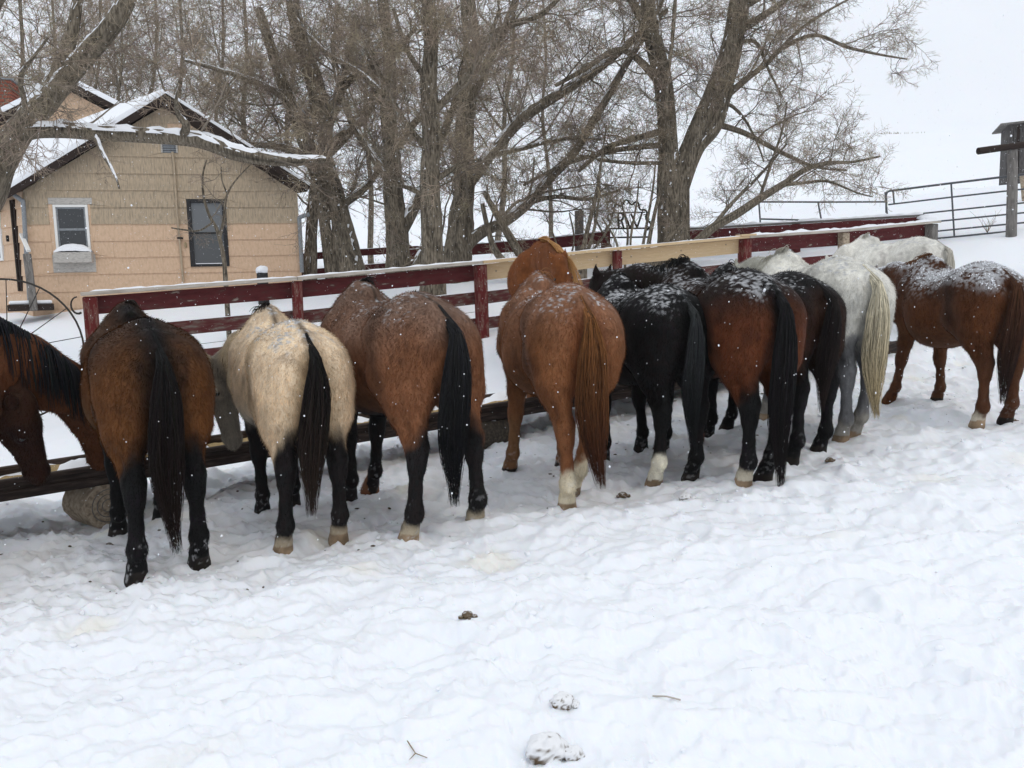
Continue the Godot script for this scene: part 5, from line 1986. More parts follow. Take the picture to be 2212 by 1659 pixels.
# ---------------------------------------------------------------- snow, ground, little things
func ground() -> void:
	var ang := PackedFloat32Array()
	var a := -0.72
	while a < 0.72:
		ang.append(a)
		a += 0.0031
	while a < TAU - 0.72:
		ang.append(a)
		a += 0.055
	var rr := PackedFloat32Array()
	var r := 0.4
	while r < 270.0:
		rr.append(r)
		r += maxf(0.02 if r > 1.6 else 0.06, r * (0.0044 if r < 13.0 else (0.012 if r < 60.0 else 0.04)))
	var m := rr.size()
	var na := ang.size()
	var vs := PackedVector3Array()
	var cs := PackedColorArray()
	vs.resize(m * na)
	cs.resize(m * na)
	vs_out.resize(m)
	WorkerThreadPool.wait_for_group_task_completion(WorkerThreadPool.add_group_task(func(k: int) -> void: ground_rows(k, rr, ang, vs_out), m))
	for k in m:
		var row: Array = vs_out[k]
		for e in na:
			vs[k * na + e] = row[0][e]
			cs[k * na + e] = row[1][e]
	var ns := PackedVector3Array()
	ns.resize(m * na)
	var idx := PackedInt32Array()
	for k in m - 1:
		for e in na:
			var p := k * na + e
			var q := k * na + (e + 1) % na
			idx.append_array([p, p + na, q, q, p + na, q + na])
	for t in range(0, idx.size(), 3):
		var nn := (vs[idx[t + 2]] - vs[idx[t]]).cross(vs[idx[t + 1]] - vs[idx[t]])
		ns[idx[t]] += nn
		ns[idx[t + 1]] += nn
		ns[idx[t + 2]] += nn
	for k in ns.size():
		ns[k] = ns[k].normalized()
	var b := MB.new()
	b.v = vs
	b.n = ns
	b.c = cs
	b.i = idx
	var o := part("snow_ground", b.mesh(), M.snow, self)
	o.set_meta("kind", "structure")

var vs_out := []

func ground_rows(k: int, rr: PackedFloat32Array, ang: PackedFloat32Array, out: Array) -> void:
	var r := rr[k]
	var v := PackedVector3Array()
	var c := PackedColorArray()
	for a in ang:
		var x := sin(a) * r
		var z := -cos(a) * r
		v.append(Vector3(x, snow_height(x, z) if r < 60.0 else relief(x, z), z))
		var s := -0.462 * (x + 3.1) - 0.887 * (z + 6.04)
		var col := Color.WHITE
		if r < 14.0 and s < 1.0:
			# churned, soiled snow where the herd stands
			var dirt: float = sst(-2.6, -0.9, s) * (0.35 + 0.65 * sst(-0.1, 0.5, n_a.get_noise_2d(x * 1.7, z * 1.7)))
			col = col.lerp(Color(0.80, 0.775, 0.74), dirt * 0.75)
			var pee: float = sst(0.45, 0.75, n_b.get_noise_2d(x * 1.1 + 50.0, z * 1.1)) * sst(-5.0, -2.0, s)
			col = col.lerp(Color(0.93, 0.85, 0.66), pee * 0.5)
		c.append(col)
	out[k] = [v, c]

func falling_snow() -> void:
	var rg := RandomNumberGenerator.new()
	rg.seed = 4
	var spots: Array[Vector3] = []
	for k in 45000:
		var p := Vector3(rg.randf_range(-9, 11), rg.randf_range(0.0, 6.5), rg.randf_range(-16.0, -1.2))
		if p.y > relief(p.x, p.z) + 0.1 and (p - EYE).length() > 2.3:
			spots.append(p)
	var mm := MultiMesh.new()
	mm.transform_format = MultiMesh.TRANSFORM_3D
	mm.mesh = clump
	mm.instance_count = spots.size()
	for k in spots.size():
		var s := 0.0012 + 0.0022 * rg.randf() * rg.randf()
		mm.set_instance_transform(k, Transform3D(Basis(Vector3.RIGHT, rg.randf() * TAU) * Basis.from_scale(Vector3(s, s * rg.randf_range(0.8, 1.7), s)), spots[k]))
	var o := MultiMeshInstance3D.new()
	o.name = "falling_snow"
	o.multimesh = mm
	o.material_override = M.powder
	add_child(o, true)
	o.set_meta("label", "white snowflakes drifting down in the air around the horses")
	o.set_meta("category", "snowflakes")
	o.set_meta("kind", "stuff")

func clods() -> void:      # broken lumps of snow kicked up by hooves
	var rg := RandomNumberGenerator.new()
	rg.seed = 8
	var spots: Array[Transform3D] = []
	for k in 2600:
		var along_ := rg.randf_range(-3.5, 10.0)
		var s := rg.randf_range(-3.6, 1.0) + rg.randfn(0.0, 0.3)
		var x := -3.1 + along_ * 0.887 - s * 0.462
		var z := -6.04 - along_ * 0.462 - s * 0.887
		if n_a.get_noise_2d(x * 1.3, z * 1.3) < -0.05:
			continue
		var q := 0.004 + 0.018 * pow(rg.randf(), 4.0)
		spots.append(Transform3D(Basis(Vector3(rg.randf(), rg.randf(), 0.1).normalized(), rg.randf() * TAU) * Basis.from_scale(Vector3(q * rg.randf_range(0.8, 1.5), q * 0.8, q)), Vector3(x, snow_height(x, z) - q * 0.1, z)))
	for k in 300:
		var x := rg.randf_range(-3.5, 4.5)
		var z := rg.randf_range(-5.5, -1.8)
		var q := 0.004 + 0.014 * pow(rg.randf(), 5.0)
		spots.append(Transform3D(Basis.from_scale(Vector3(q * 1.3, q * 0.8, q)), Vector3(x, snow_height(x, z), z)))
	var mm := MultiMesh.new()
	mm.transform_format = MultiMesh.TRANSFORM_3D
	mm.mesh = clump
	mm.instance_count = spots.size()
	for k in spots.size():
		mm.set_instance_transform(k, spots[k])
	var o := MultiMeshInstance3D.new()
	o.name = "snow_clods"
	o.multimesh = mm
	o.material_override = M.powder
	add_child(o, true)
	o.set_meta("label", "loose broken snow lumps scattered over the trampled ground")
	o.set_meta("category", "snow")
	o.set_meta("kind", "stuff")

func droppings() -> void:
	var spots := [[1345, 1060, 0.035, "small dark frozen manure clump on the snow in front of the black horse"], [1480, 1080, 0.05, "round snow dusted manure ball below the black horse with one white sock"],
		[1010, 1338, 0.03, "reddish brown manure clump half buried in the open snow left of centre"], [1215, 1530, 0.045, "snow covered manure ball in the open foreground, farther of two"],
		[1182, 1605, 0.075, "large snow capped manure ball nearest the viewer"], [1792, 1000, 0.03, "brown manure crumbs on the snow below the small dark brown horse"],
		[235, 1172, 0.022, "flat brown bark scrap on the snow beside the leftmost hooves"], [2190, 905, 0.025, "dark crumb on the snow right of the liver chestnut horse's hoof"], [1478, 1036, 0.018, "tiny dark clod on the snow between the white socked and black hooves"]]
	var k := 0
	for s in spots:
		var p := on_ground(s[0], s[1])
		p.y = snow_height(p.x, p.z)
		var o := thing("manure_clump", s[3], "manure", p)
		for e in (4 if s[2] < 0.045 else 2):
			var q: float = s[2] * 0.75 * [1.0, 0.55, 0.45, 0.3][e]
			var off := Vector3([0.0, 1.2, -1.1, 0.4][e] * s[2] * 0.9, q * 0.25, [0.0, 0.3, 0.5, 0.9][e] * s[2])
			part("lump", dung_mesh(k * 4.0 + e, 0.85 if s[2] >= 0.045 else 0.12), M.dungsnow, o, Transform3D(Basis(Vector3.UP, k + e * 2.0) * Basis.from_scale(Vector3(q * 1.2, q * 0.85, q * 1.1)), off))
		k += 1
	# a forked twig and a stem in the foreground
	var f := MB.new()
	var a := on_ground(880, 1612)
	var y := func(p: Vector3, up: float) -> Vector3:
		return Vector3(p.x, snow_height(p.x, p.z) + up, p.z)
	f.tube(PackedVector3Array([y.call(a, 0.008), y.call(on_ground(897, 1620), 0.014), y.call(on_ground(922, 1622), 0.006)]), ramp(0.0022, 0.0014, 3), 5)
	f.tube(PackedVector3Array([y.call(on_ground(897, 1620), 0.014), y.call(on_ground(884, 1628), 0.01)]), ramp(0.0018, 0.001, 2), 5)
	lone("fallen_twig", f.mesh(), M.dry, "thin forked brown twig lying on the foreground snow", "twig")
	var g := MB.new()
	g.tube(PackedVector3Array([y.call(on_ground(1410, 1520), 0.012), y.call(on_ground(1440, 1526), 0.014), y.call(on_ground(1470, 1531), 0.008)]), ramp(0.003, 0.003, 3), 5)
	lone("straw", g.mesh(), M.capwood, "pale straight straw half buried in the foreground snow", "straw")
	# hay and bark crumbs, too many to count
	var rg := RandomNumberGenerator.new()
	rg.seed = 33
	var mm := MultiMesh.new()
	mm.transform_format = MultiMesh.TRANSFORM_3D
	mm.mesh = clumps[1]
	mm.instance_count = 420
	for e in 420:
		var al := rg.randf_range(-3.0, 9.0)
		var s := rg.randf_range(-2.3, 0.4)
		var x := -3.1 + al * 0.887 - s * 0.462
		var z := -6.04 - al * 0.462 - s * 0.887
		var q := 0.003 + 0.008 * pow(rg.randf(), 3.0)
		mm.set_instance_transform(e, Transform3D(Basis(Vector3.UP, rg.randf() * TAU) * Basis.from_scale(Vector3(q * rg.randf_range(1.0, 2.6), q * 0.5, q)), Vector3(x, snow_height(x, z) + 0.002, z)))
	var o := MultiMeshInstance3D.new()
	o.name = "hay_crumbs"
	o.multimesh = mm
	o.material_override = M.dung
	add_child(o, true)
	o.set_meta("label", "dark specks of hay and dung scattered on the trampled snow")
	o.set_meta("category", "hay")
	o.set_meta("kind", "stuff")

func dung_mesh(seed_: float, snowy: float) -> ArrayMesh:      # a crumbly ball with snow frozen onto it
	var sp := SphereMesh.new()
	sp.radius = 1.0
	sp.height = 2.0
	sp.radial_segments = 32
	sp.rings = 18
	var a := sp.get_mesh_arrays()
	var vs: PackedVector3Array = a[Mesh.ARRAY_VERTEX]
	var cs := PackedColorArray()
	for k in vs.size():
		var u := vs[k]
		var d := 0.22 * n_a.get_noise_3dv(u * 1.3 + Vector3(seed_, 0, 0)) + 0.10 * n_b.get_noise_3dv(u * 4.0 + Vector3(seed_, 3, 0))
		var w := sst(0.75 - snowy, 1.15 - snowy, u.y * 0.45 + 0.9 * n_b.get_noise_3dv(u * 2.3 + Vector3(seed_, 9, 0)) + 0.2)
		vs[k] = u * (1.0 + d + 0.05 * w)
		cs.append(Color(0.12, 0.085, 0.052).lerp(Color(0.80, 0.81, 0.83), w))
	a[Mesh.ARRAY_VERTEX] = vs
	a[Mesh.ARRAY_COLOR] = cs
	var st := SurfaceTool.new()
	st.create_from_arrays(a)
	st.generate_normals()
	return st.commit()

var clumps: Array[ArrayMesh] = []

func weeds() -> void:
	var rg := RandomNumberGenerator.new()
	rg.seed = 90
	var b := MB.new()
	for k in 1500:      # dry grass along the terrace edge high on the hill
		var x := rg.randf_range(30.0, 92.0)
		var z := -(139.5 - x * 0.08) + rg.randfn(0.0, 0.7)
		if n_a.get_noise_2d(x * 0.25, 0.0) < -0.15:
			continue
		var p := Vector3(x, relief(x, z) - 0.05, z)
		b.tube(PackedVector3Array([p, p + Vector3(rg.randf_range(-0.15, 0.15), rg.randf_range(0.1, 0.4), 0)]), ramp(0.05, 0.012, 2), 3, Color.WHITE, Color.WHITE, false)
	for k in 500:
		var d := rg.randf_range(26.0, 70.0)
		var x := rg.randf_range(-0.2, 0.65) * d
		if n_a.get_noise_2d(x * 0.2, d * 0.3) < 0.12:
			continue
		var p := Vector3(x, relief(x, -d) - 0.03, -d)
		b.tube(PackedVector3Array([p, p + Vector3(rg.randf_range(-0.08, 0.08), rg.randf_range(0.05, 0.2), 0)]), ramp(0.012, 0.004, 2), 3, Color.WHITE, Color.WHITE, false)
	var o := lone("dry_weeds", b.mesh(), M.dry, "sparse dry weed tips showing through the snow on the hillside", "weeds")
	o.set_meta("kind", "stuff")
	var w := MB.new()
	var c := at(sx(1895), sy(1040), 15.6)
	c.y = relief(c.x, c.z)
	for k in 16:
		var d := Vector3(rg.randf_range(-1, 1), 1.6, rg.randf_range(-1, 1)).normalized() * rg.randf_range(0.2, 0.5)
		w.tube(PackedVector3Array([c, c + d * 0.6, c + d + Vector3(rg.randf_range(-0.1, 0.1), 0, 0)]), ramp(0.004, 0.002, 3), 3, Color.WHITE, Color.WHITE, false)
	lone("weed_tuft", w.mesh(), M.dry, "dry weed tuft in the snow under the pipe gate at right", "weed")

# ---------------------------------------------------------------- what grows where
func wood() -> void:
	for k in 4:
		sprays.append(make_spray(50 + k))
	tree("bare_tree", "big leaning tree at the left edge with a long snow covered limb across the house", 10.6,
		[[[-110, 640, 80], [-82, 520, 76], [-34, 425, 70], [2, 345, 64], [54, 268, 54], [124, 190, 48], [194, 110, 44], [258, 30, 38], [300, -70, 34]]],
		[[[8, 318, 40], [60, 284, 36], [130, 280, 34], [220, 287, 33], [330, 293, 33], [430, 303, 34], [510, 330, 34], [580, 344, 26], [640, 347, 22, 0.4], [700, 344, 15, 0.8]],
		[[62, 262, 46], [105, 195, 40], [132, 140, 34], [152, 80, 28], [165, 20, 22], [172, -50, 18]],
		[[395, 296, 22], [402, 270, 18, -0.2], [386, 250, 12, -0.3], [380, 225, 8, -0.5], [384, 196, 6, -0.6]],
		[[205, 288, 12], [222, 330, 9, -0.3], [240, 362, 7, -0.5], [252, 388, 5, -0.6], [258, 408, 4, -0.6]],
		[[-22, 425, 30], [-60, 330, 26, -0.8], [-80, 180, 22, -1.2], [-30, 60, 18, -1.4], [20, -30, 14, -1.5]],
		[[60, 268, 13], [52, 215, 11, -0.5], [44, 165, 9, -0.8], [75, 120, 7, -1.0], [105, 80, 5, -1.2]]],
		{"seed": 3, "per_m": 1.15, "len": 1.2, "limb_snow": 0.34, "stem_snow": 0.10, "stem_share": 0.8, "t0": 0.35, "twig": 0.7, "droop": 0.25, "bare": [2, 3]})
	tree("bare_tree", "thick three stemmed bare tree close beside the right end of the house", 17.6,
		[[[758, 592, 64], [746, 530, 50], [735, 470, 42], [722, 420, 42], [705, 370, 44], [694, 325, 44], [697, 270, 42], [680, 180, 40], [650, 90, 34], [628, -20, 28]],
		[[719, 592, 32], [708, 520, 26], [699, 465, 24], [690, 410, 26], [676, 355, 28], [640, 260, 30], [600, 150, 24], [560, 20, 18]],
		[[669, 594, 29], [672, 520, 26], [676, 460, 25], [683, 400, 26], [696, 310, 24], [740, 180, 22], [770, 40, 18]]],
		[[[700, 335, 30], [745, 290, 26], [790, 245, 22], [810, 190, 18], [800, 100, 14]], [[705, 470, 20], [745, 440, 17], [790, 405, 14], [830, 350, 11], [860, 300, 8]],
		[[690, 300, 22], [640, 230, 18], [560, 180, 14], [470, 150, 10], [400, 130, 7]], [[695, 250, 20], [760, 170, 16], [840, 120, 12], [900, 60, 8]], [[690, 345, 20], [610, 318, 16], [545, 312, 12], [480, 300, 8]]],
		{"seed": 5, "flare": 0.05, "per_m": 2.4, "len": 1.8, "limb_snow": 0.12, "stem_snow": 0.05, "twig": 0.85, "t0": 0.3})
	tree("bare_tree", "stout forked bare tree standing between the house and the front trunk", 17.0,
		[[[862, 600, 58], [860, 540, 50], [856, 480, 46], [850, 420, 42], [846, 340, 38], [838, 230, 32], [842, 120, 26], [822, -30, 22]]],
		[[[868, 500, 30], [895, 445, 26], [922, 390, 22], [950, 310, 18], [990, 200, 14], [1010, 90, 10]], [[850, 400, 22], [800, 330, 18], [750, 240, 14], [720, 120, 10], [730, 10, 8]],
		[[848, 330, 20], [900, 260, 15], [960, 220, 11], [1030, 190, 8]], [[842, 220, 18], [780, 160, 14], [700, 110, 10], [640, 40, 7]]],
		{"seed": 7, "per_m": 2.2, "len": 1.8, "limb_snow": 0.06, "twig": 0.85, "t0": 0.3})
	tree("bare_tree", "straight bare trunk standing nearest behind the fence, foot seen between its rails", 13.2,
		[[[934, 645, 52], [933, 560, 48], [930, 470, 46], [928, 380, 43], [932, 280, 40], [926, 180, 36], [931, 80, 32], [920, -60, 28]]],
		[[[930, 330, 16], [880, 270, 12], [840, 200, 9], [800, 110, 7]], [[930, 250, 18], [985, 190, 14], [1040, 120, 10], [1080, 20, 8]], [[928, 400, 14], [985, 360, 10], [1040, 345, 7]], [[928, 180, 14], [880, 110, 10], [850, 20, 8]], [[929, 430, 12], [880, 405, 9], [840, 400, 6]]],
		{"seed": 9, "per_m": 2.8, "len": 1.35, "twig": 0.75, "t0": 0.38})
	tree("bare_tree", "grey bare tree with a long rising limb, just right of the front trunk", 16.0,
		[[[986, 600, 64], [990, 540, 56], [996, 480, 50], [1003, 410, 46], [1002, 320, 42], [1008, 220, 40], [1020, 110, 36], [1004, -40, 30]]],
		[[[985, 566, 34], [1012, 525, 30], [1045, 500, 26], [1092, 478, 24], [1140, 438, 23], [1187, 384, 22], [1242, 326, 20], [1300, 230, 18], [1352, 140, 15], [1402, 60, 12], [1440, -20, 10]],
		[[1000, 415, 30], [1062, 330, 26], [1130, 255, 24], [1205, 205, 22], [1290, 150, 20], [1372, 82, 16], [1440, 20, 12]],
		[[1008, 230, 26], [1055, 130, 22], [1100, 40, 18], [1130, -50, 14]], [[985, 590, 30], [945, 540, 26, 0.3], [915, 545, 24, 0.5], [893, 590, 22, 0.6]],
		[[1020, 110, 22], [1090, 60, 16], [1170, 30, 12], [1230, -30, 9]], [[1140, 438, 12], [1200, 425, 9], [1270, 430, 7], [1340, 410, 5]], [[1060, 335, 14], [1130, 320, 11], [1210, 300, 8], [1300, 300, 6]]],
		{"seed": 11, "per_m": 2.2, "len": 1.7, "limb_snow": 0.10, "twig": 0.85, "t0": 0.3})
	tree("bare_tree", "tall forked bare tree at right whose branches reach out over the hillside", 15.8,
		[[[1456, 600, 66], [1452, 540, 58], [1450, 480, 56], [1450, 410, 60], [1446, 340, 44], [1440, 260, 40], [1428, 160, 40], [1410, 70, 38], [1398, -50, 34]],
		[[1462, 420, 40], [1482, 350, 44], [1512, 270, 42], [1548, 185, 40], [1578, 95, 38], [1598, -30, 36]],
		[[1470, 400, 34], [1506, 320, 32], [1545, 270, 30], [1566, 200, 27], [1588, 120, 26], [1604, 20, 26], [1612, -50, 26]]],
		[[[1412, 78, 24], [1380, 30, 20], [1350, -30, 16]], [[1432, 190, 20], [1380, 130, 16], [1330, 108, 13], [1262, 150, 11], [1200, 185, 8]],
		[[1444, 312, 14], [1380, 318, 12], [1300, 330, 10], [1210, 360, 8], [1130, 400, 6]], [[1446, 352, 9], [1360, 352, 8], [1290, 345, 7]], [[1440, 280, 16], [1370, 300, 13], [1310, 320, 11], [1250, 370, 8]],
		[[1560, 216, 16], [1610, 172, 14], [1655, 138, 12], [1690, 104, 10], [1760, 76, 8], [1830, 102, 7], [1900, 118, 5], [1960, 128, 3]],
		[[1684, 108, 9], [1730, 62, 7], [1790, 22, 5], [1850, -10, 4]], [[1548, 268, 13], [1610, 288, 11], [1690, 330, 9], [1760, 360, 6], [1830, 368, 4]],
		[[1592, 70, 20], [1640, 40, 16], [1690, 6, 13], [1740, -40, 10]], [[1580, 100, 10], [1630, 90, 8], [1660, 150, 6], [1690, 210, 4]],
		[[1596, 20, 18], [1650, -10, 14], [1700, -40, 10]], [[1530, 250, 9], [1570, 225, 8], [1610, 260, 6], [1640, 320, 4], [1650, 350, 3]], [[1446, 350, 12], [1440, 200, 10, -0.4], [1452, 90, 9, -0.5], [1460, -20, 8, -0.5]]],
		{"seed": 13, "per_m": 2.3, "len": 1.25, "stem_snow": 0.05, "twig": 0.72, "t0": 0.42, "droop": 0.1})
	tree("broken_branch", "dark broken off branch with pale split wood propped against the right tree", 15.0,
		[[[1500, 528, 22], [1540, 492, 20], [1592, 462, 19], [1640, 430, 17], [1692, 398, 14], [1740, 366, 11], [1790, 352, 8], [1840, 350, 6], [1900, 338, 4]]],
		[[[1692, 400, 8], [1745, 394, 7], [1790, 392, 6], [1850, 416, 4], [1885, 425, 3]], [[1640, 430, 8], [1660, 370, 7], [1690, 280, 5], [1700, 220, 3]], [[1530, 500, 9], [1580, 440, 8], [1640, 380, 6], [1700, 310, 4]]],
		{"seed": 15, "per_m": 2.6, "len": 0.95, "twig": 0.6, "t0": 0.35, "rooted": false, "flare": 0.0, "droop": 0.05})
	tree("fallen_branch", "two dark dead branches leaning crossed from the right limb to the ground", 15.2,
		[[[1046, 415, 9], [1066, 450, 13], [1088, 490, 17], [1112, 530, 19], [1136, 572, 20]], [[1042, 440, 9], [1055, 500, 11], [1072, 545, 15], [1110, 590, 18]]],
		[[[1080, 475, 8], [1112, 440, 7], [1140, 425, 6], [1150, 390, 5], [1154, 340, 4]]],
		{"seed": 17, "per_m": 1.6, "len": 0.8, "twig": 0.6, "t0": 0.1, "rooted": false, "flare": 0.0})
	tree("sapling", "thin forked sapling growing in front of the dark framed window", 12.6,
		[[[487, 600, 10], [484, 565, 9], [478, 530, 9], [468, 495, 8], [452, 465, 6], [440, 425, 5], [438, 380, 4], [446, 345, 3]]],
		[[[474, 515, 7], [484, 470, 6], [488, 430, 6], [500, 402, 4], [522, 375, 3], [545, 352, 2]], [[460, 480, 5], [430, 498, 4], [395, 496, 4], [370, 492, 3]], [[492, 420, 4], [480, 390, 3], [478, 360, 2]]],
		{"seed": 19, "per_m": 1.4, "len": 0.5, "twig": 0.35, "t0": 0.5, "flare": 0.0})
	# young shoots along the back fence
	var shoot := [["clump of thin upright saplings left of the iron sign", 15.2, [[[1255, 560, 12], [1268, 500, 10], [1288, 420, 8], [1300, 340, 5], [1310, 270, 3]], [[1262, 560, 10], [1280, 510, 8], [1290, 460, 6], [1296, 400, 4]], [[1265, 560, 6], [1310, 500, 5], [1330, 440, 3]]]],
		["clump of thin upright shoots growing against the right tree's foot", 15.0, [[[1405, 575, 24], [1432, 540, 22], [1452, 515, 20], [1480, 480, 9]], [[1395, 560, 10], [1410, 480, 9], [1428, 400, 7], [1440, 330, 4]], [[1382, 570, 7], [1396, 490, 6], [1410, 410, 5], [1416, 350, 3]], [[1368, 570, 6], [1362, 520, 5], [1375, 440, 4], [1380, 390, 3]], [[1340, 570, 6], [1330, 520, 5], [1300, 470, 3]]]],
		["thicket of red brown shoots below the rising limb", 15.6, [[[1330, 575, 6], [1318, 530, 5], [1290, 480, 4], [1280, 430, 3]], [[1210, 570, 5], [1200, 520, 4], [1180, 470, 3]], [[1225, 575, 5], [1240, 520, 4], [1230, 460, 3]], [[1350, 575, 6], [1356, 500, 5], [1340, 430, 3]]]]]
	var k := 0
	for s in shoot:
		tree("sapling_clump", s[0], s[1], s[2], [], {"seed": 21 + k, "per_m": 1.1, "len": 0.6, "twig": 0.4, "t0": 0.25, "flare": 0.0, "group": "saplings by the back fence"})
		k += 1
	# slender trees beyond the house and the yard: [x, foot y, top x, width, distance, what tells it apart]
	var far := [[60, 540, 40, 22, 25.0, "slender bare tree rising behind the brick chimney"], [190, 540, 215, 16, 27.0, "slender bare tree rising behind the rear gable"],
		[262, 540, 258, 15, 24.0, "thin straight bare tree just left of the main gable peak"], [318, 540, 335, 18, 29.0, "bare tree rising directly behind the main roof slope"],
		[400, 540, 386, 20, 26.0, "bare tree standing right behind the gable peak"], [462, 545, 480, 18, 30.0, "bare tree behind the right roof slope, nearer the peak"],
		[540, 550, 525, 22, 27.0, "bare tree behind the right roof slope, nearer the eave"], [606, 550, 640, 20, 31.0, "distant bare tree behind the three stemmed trunk's left stem"],
		[800, 540, 790, 20, 29.0, "distant bare tree in the gap right of the three stemmed trunk"], [1075, 520, 1110, 22, 27.0, "distant bare tree behind the long rising limb, near its foot"],
		[1190, 515, 1170, 16, 30.0, "distant thin bare tree behind the long rising limb, near its middle"], [130, 540, 110, 18, 31.0, "distant bare tree between chimney and rear gable peak"]]
	for f in far:
		var x0: float = f[0]
		var x1: float = f[2]
		var w: float = f[3] * 0.62
		tree("bare_tree", f[5], f[4], [[[x0, f[1], w], [lerpf(x0, x1, 0.3) + 4.0, 400, w * 0.85], [lerpf(x0, x1, 0.6) - 6.0, 250, w * 0.7], [lerpf(x0, x1, 0.8) + 5.0, 120, w * 0.55], [x1, -40, w * 0.45]]],
			[[[lerpf(x0, x1, 0.45), 330, w * 0.4], [x0 + 40, 250, w * 0.3], [x0 + 75, 150, w * 0.2], [x0 + 90, 40, w * 0.15]], [[lerpf(x0, x1, 0.5), 290, w * 0.4], [x0 - 40, 210, w * 0.3], [x0 - 70, 110, w * 0.2], [x0 - 90, 0, w * 0.15]]],
			{"seed": 100 + k, "per_m": 0.6, "len": 2.2, "twig": 1.25, "t0": 0.3, "stem_share": 1.0, "flare": 0.1})
		k += 1

# ---------------------------------------------------------------- the herd
func herd() -> Array:
	var black := Color(0.007, 0.0065, 0.007)
	var L := deg_to_rad(1.0)
	var Z := Vector2.ZERO
	var out := []
	# leftmost rump, seen from straight behind
	out.append({"seed": 1.0, "label": "bay horse with black tail and legs, seen straight from behind", "where": Vector3(-2.0, 0, -4.65), "turn": 31.0 * L, "scale": 1.0, "fat": 0.90, "cell": 0.0125,
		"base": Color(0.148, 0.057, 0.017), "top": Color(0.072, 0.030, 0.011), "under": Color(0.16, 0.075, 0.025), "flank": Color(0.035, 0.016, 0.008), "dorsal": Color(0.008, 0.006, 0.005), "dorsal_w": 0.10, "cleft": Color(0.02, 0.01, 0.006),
		"leg": black, "hind_dark": 0.62, "fore_dark": 0.62, "stance": [Vector2(-0.03, 0.0), Vector2(0.02, 0.02), Vector2(-0.02, -0.05), Vector2(0, 0.08)],
		"tail": {"root": Color(0.006, 0.006, 0.006), "tip": Color(0.016, 0.008, 0.006), "len": 1.15, "wide": 1.05, "sway": 0.0, "n": 520}, "mane": {"col": Color(0.015, 0.009, 0.006), "len": 0.2, "n": 150}, "snow": 0.0, "spatter": 0.8})
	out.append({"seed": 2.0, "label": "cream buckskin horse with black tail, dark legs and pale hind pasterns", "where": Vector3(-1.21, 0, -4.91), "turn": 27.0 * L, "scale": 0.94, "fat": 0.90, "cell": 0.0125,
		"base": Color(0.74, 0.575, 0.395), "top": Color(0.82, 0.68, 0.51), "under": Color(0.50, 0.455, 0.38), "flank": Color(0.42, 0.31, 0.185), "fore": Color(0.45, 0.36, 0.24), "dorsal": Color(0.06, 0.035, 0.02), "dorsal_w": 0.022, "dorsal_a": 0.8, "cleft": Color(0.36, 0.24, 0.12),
		"leg": Color(0.012, 0.010, 0.010), "hind_dark": 0.60, "fore_dark": 0.70, "socks": [0.10, 0.12, 0.0, 0.0], "sock": Color(0.46, 0.38, 0.27), "stance": [Vector2(-0.05, 0.03), Vector2(0.02, 0.03), Vector2(0.0, -0.14), Vector2(-0.02, 0.02)],
		"neck": 0.78, "poll_at": at(468, 800, 6.3), "muzzle_at": at(500, 962, 6.4), "face_to": Vector3(-0.75, 0.1, 0.35), "eyes": true,
		"tail": {"root": Color(0.006, 0.006, 0.006), "tip": Color(0.035, 0.022, 0.016), "len": 1.06, "wide": 1.05, "sway": -0.07, "n": 520}, "mane": {"col": Color(0.02, 0.016, 0.013), "len": 0.2, "n": 160, "side": -1.0}, "snow": 0.22, "spatter": 0.3,
		"head": Color(0.235, 0.205, 0.165)})
	out.append({"seed": 3.0, "label": "brown roan horse with greyish rump and black tail, standing with its left side showing", "where": Vector3(-0.42, 0, -4.96), "turn": 32.0 * L, "scale": 1.01, "fat": 1.0, "cell": 0.0125,
		"base": Color(0.235, 0.098, 0.045), "top": Color(0.215, 0.135, 0.098), "under": Color(0.13, 0.055, 0.024), "flank": Color(0.075, 0.036, 0.02), "fore": Color(0.085, 0.034, 0.017), "dorsal": Color(0.04, 0.028, 0.02), "dorsal_w": 0.012, "dorsal_a": 0.8,
		"leg": Color(0.012, 0.010, 0.010), "hind_dark": 0.54, "fore_dark": 0.74, "socks": [0.11, 0.10, 0.0, 0.0], "sock": Color(0.5, 0.42, 0.3), "stance": [Vector2(-0.07, 0.0), Vector2(0.08, -0.03), Vector2(0.02, 0.05), Vector2(-0.02, 0.22)],
		"tail": {"root": Color(0.014, 0.014, 0.015), "tip": Color(0.005, 0.005, 0.006), "len": 1.10, "wide": 1.1, "sway": -0.03, "n": 560}, "mane": {"col": Color(0.012, 0.010, 0.009), "len": 0.18, "n": 150}, "snow": 0.08, "spatter": 0.6})
	out.append({"seed": 4.0, "label": "golden chestnut horse with reddish tail and tall white hind socks, rump dusted with snow", "where": Vector3(0.45, 0, -5.26), "turn": 11.0 * L, "scale": 0.995, "fat": 0.95, "cell": 0.0125,
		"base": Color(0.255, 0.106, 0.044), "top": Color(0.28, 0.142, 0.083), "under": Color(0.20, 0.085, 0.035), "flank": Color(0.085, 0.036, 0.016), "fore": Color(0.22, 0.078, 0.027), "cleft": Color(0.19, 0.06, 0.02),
		"leg": Color(0.20, 0.10, 0.045), "hind_dark": 0.0, "fore_dark": 0.42, "socks": [0.26, 0.27, 0.0, 0.0], "sock": Color(0.68, 0.60, 0.44), "stance": [Vector2(0.06, 0.0), Vector2(-0.10, 0.42), Vector2(-0.10, 0.05), Vector2(0.06, 0.02)],
		"poll_at": at(1185, 770, 7.7), "muzzle_at": at(1148, 868, 7.95),
		"tail": {"root": Color(0.17, 0.07, 0.022), "tip": Color(0.055, 0.018, 0.009), "len": 1.14, "wide": 1.15, "sway": 0.06, "n": 620}, "mane": {"col": Color(0.25, 0.11, 0.04), "len": 0.2, "n": 120}, "snow": 0.26, "spatter": 0.5})
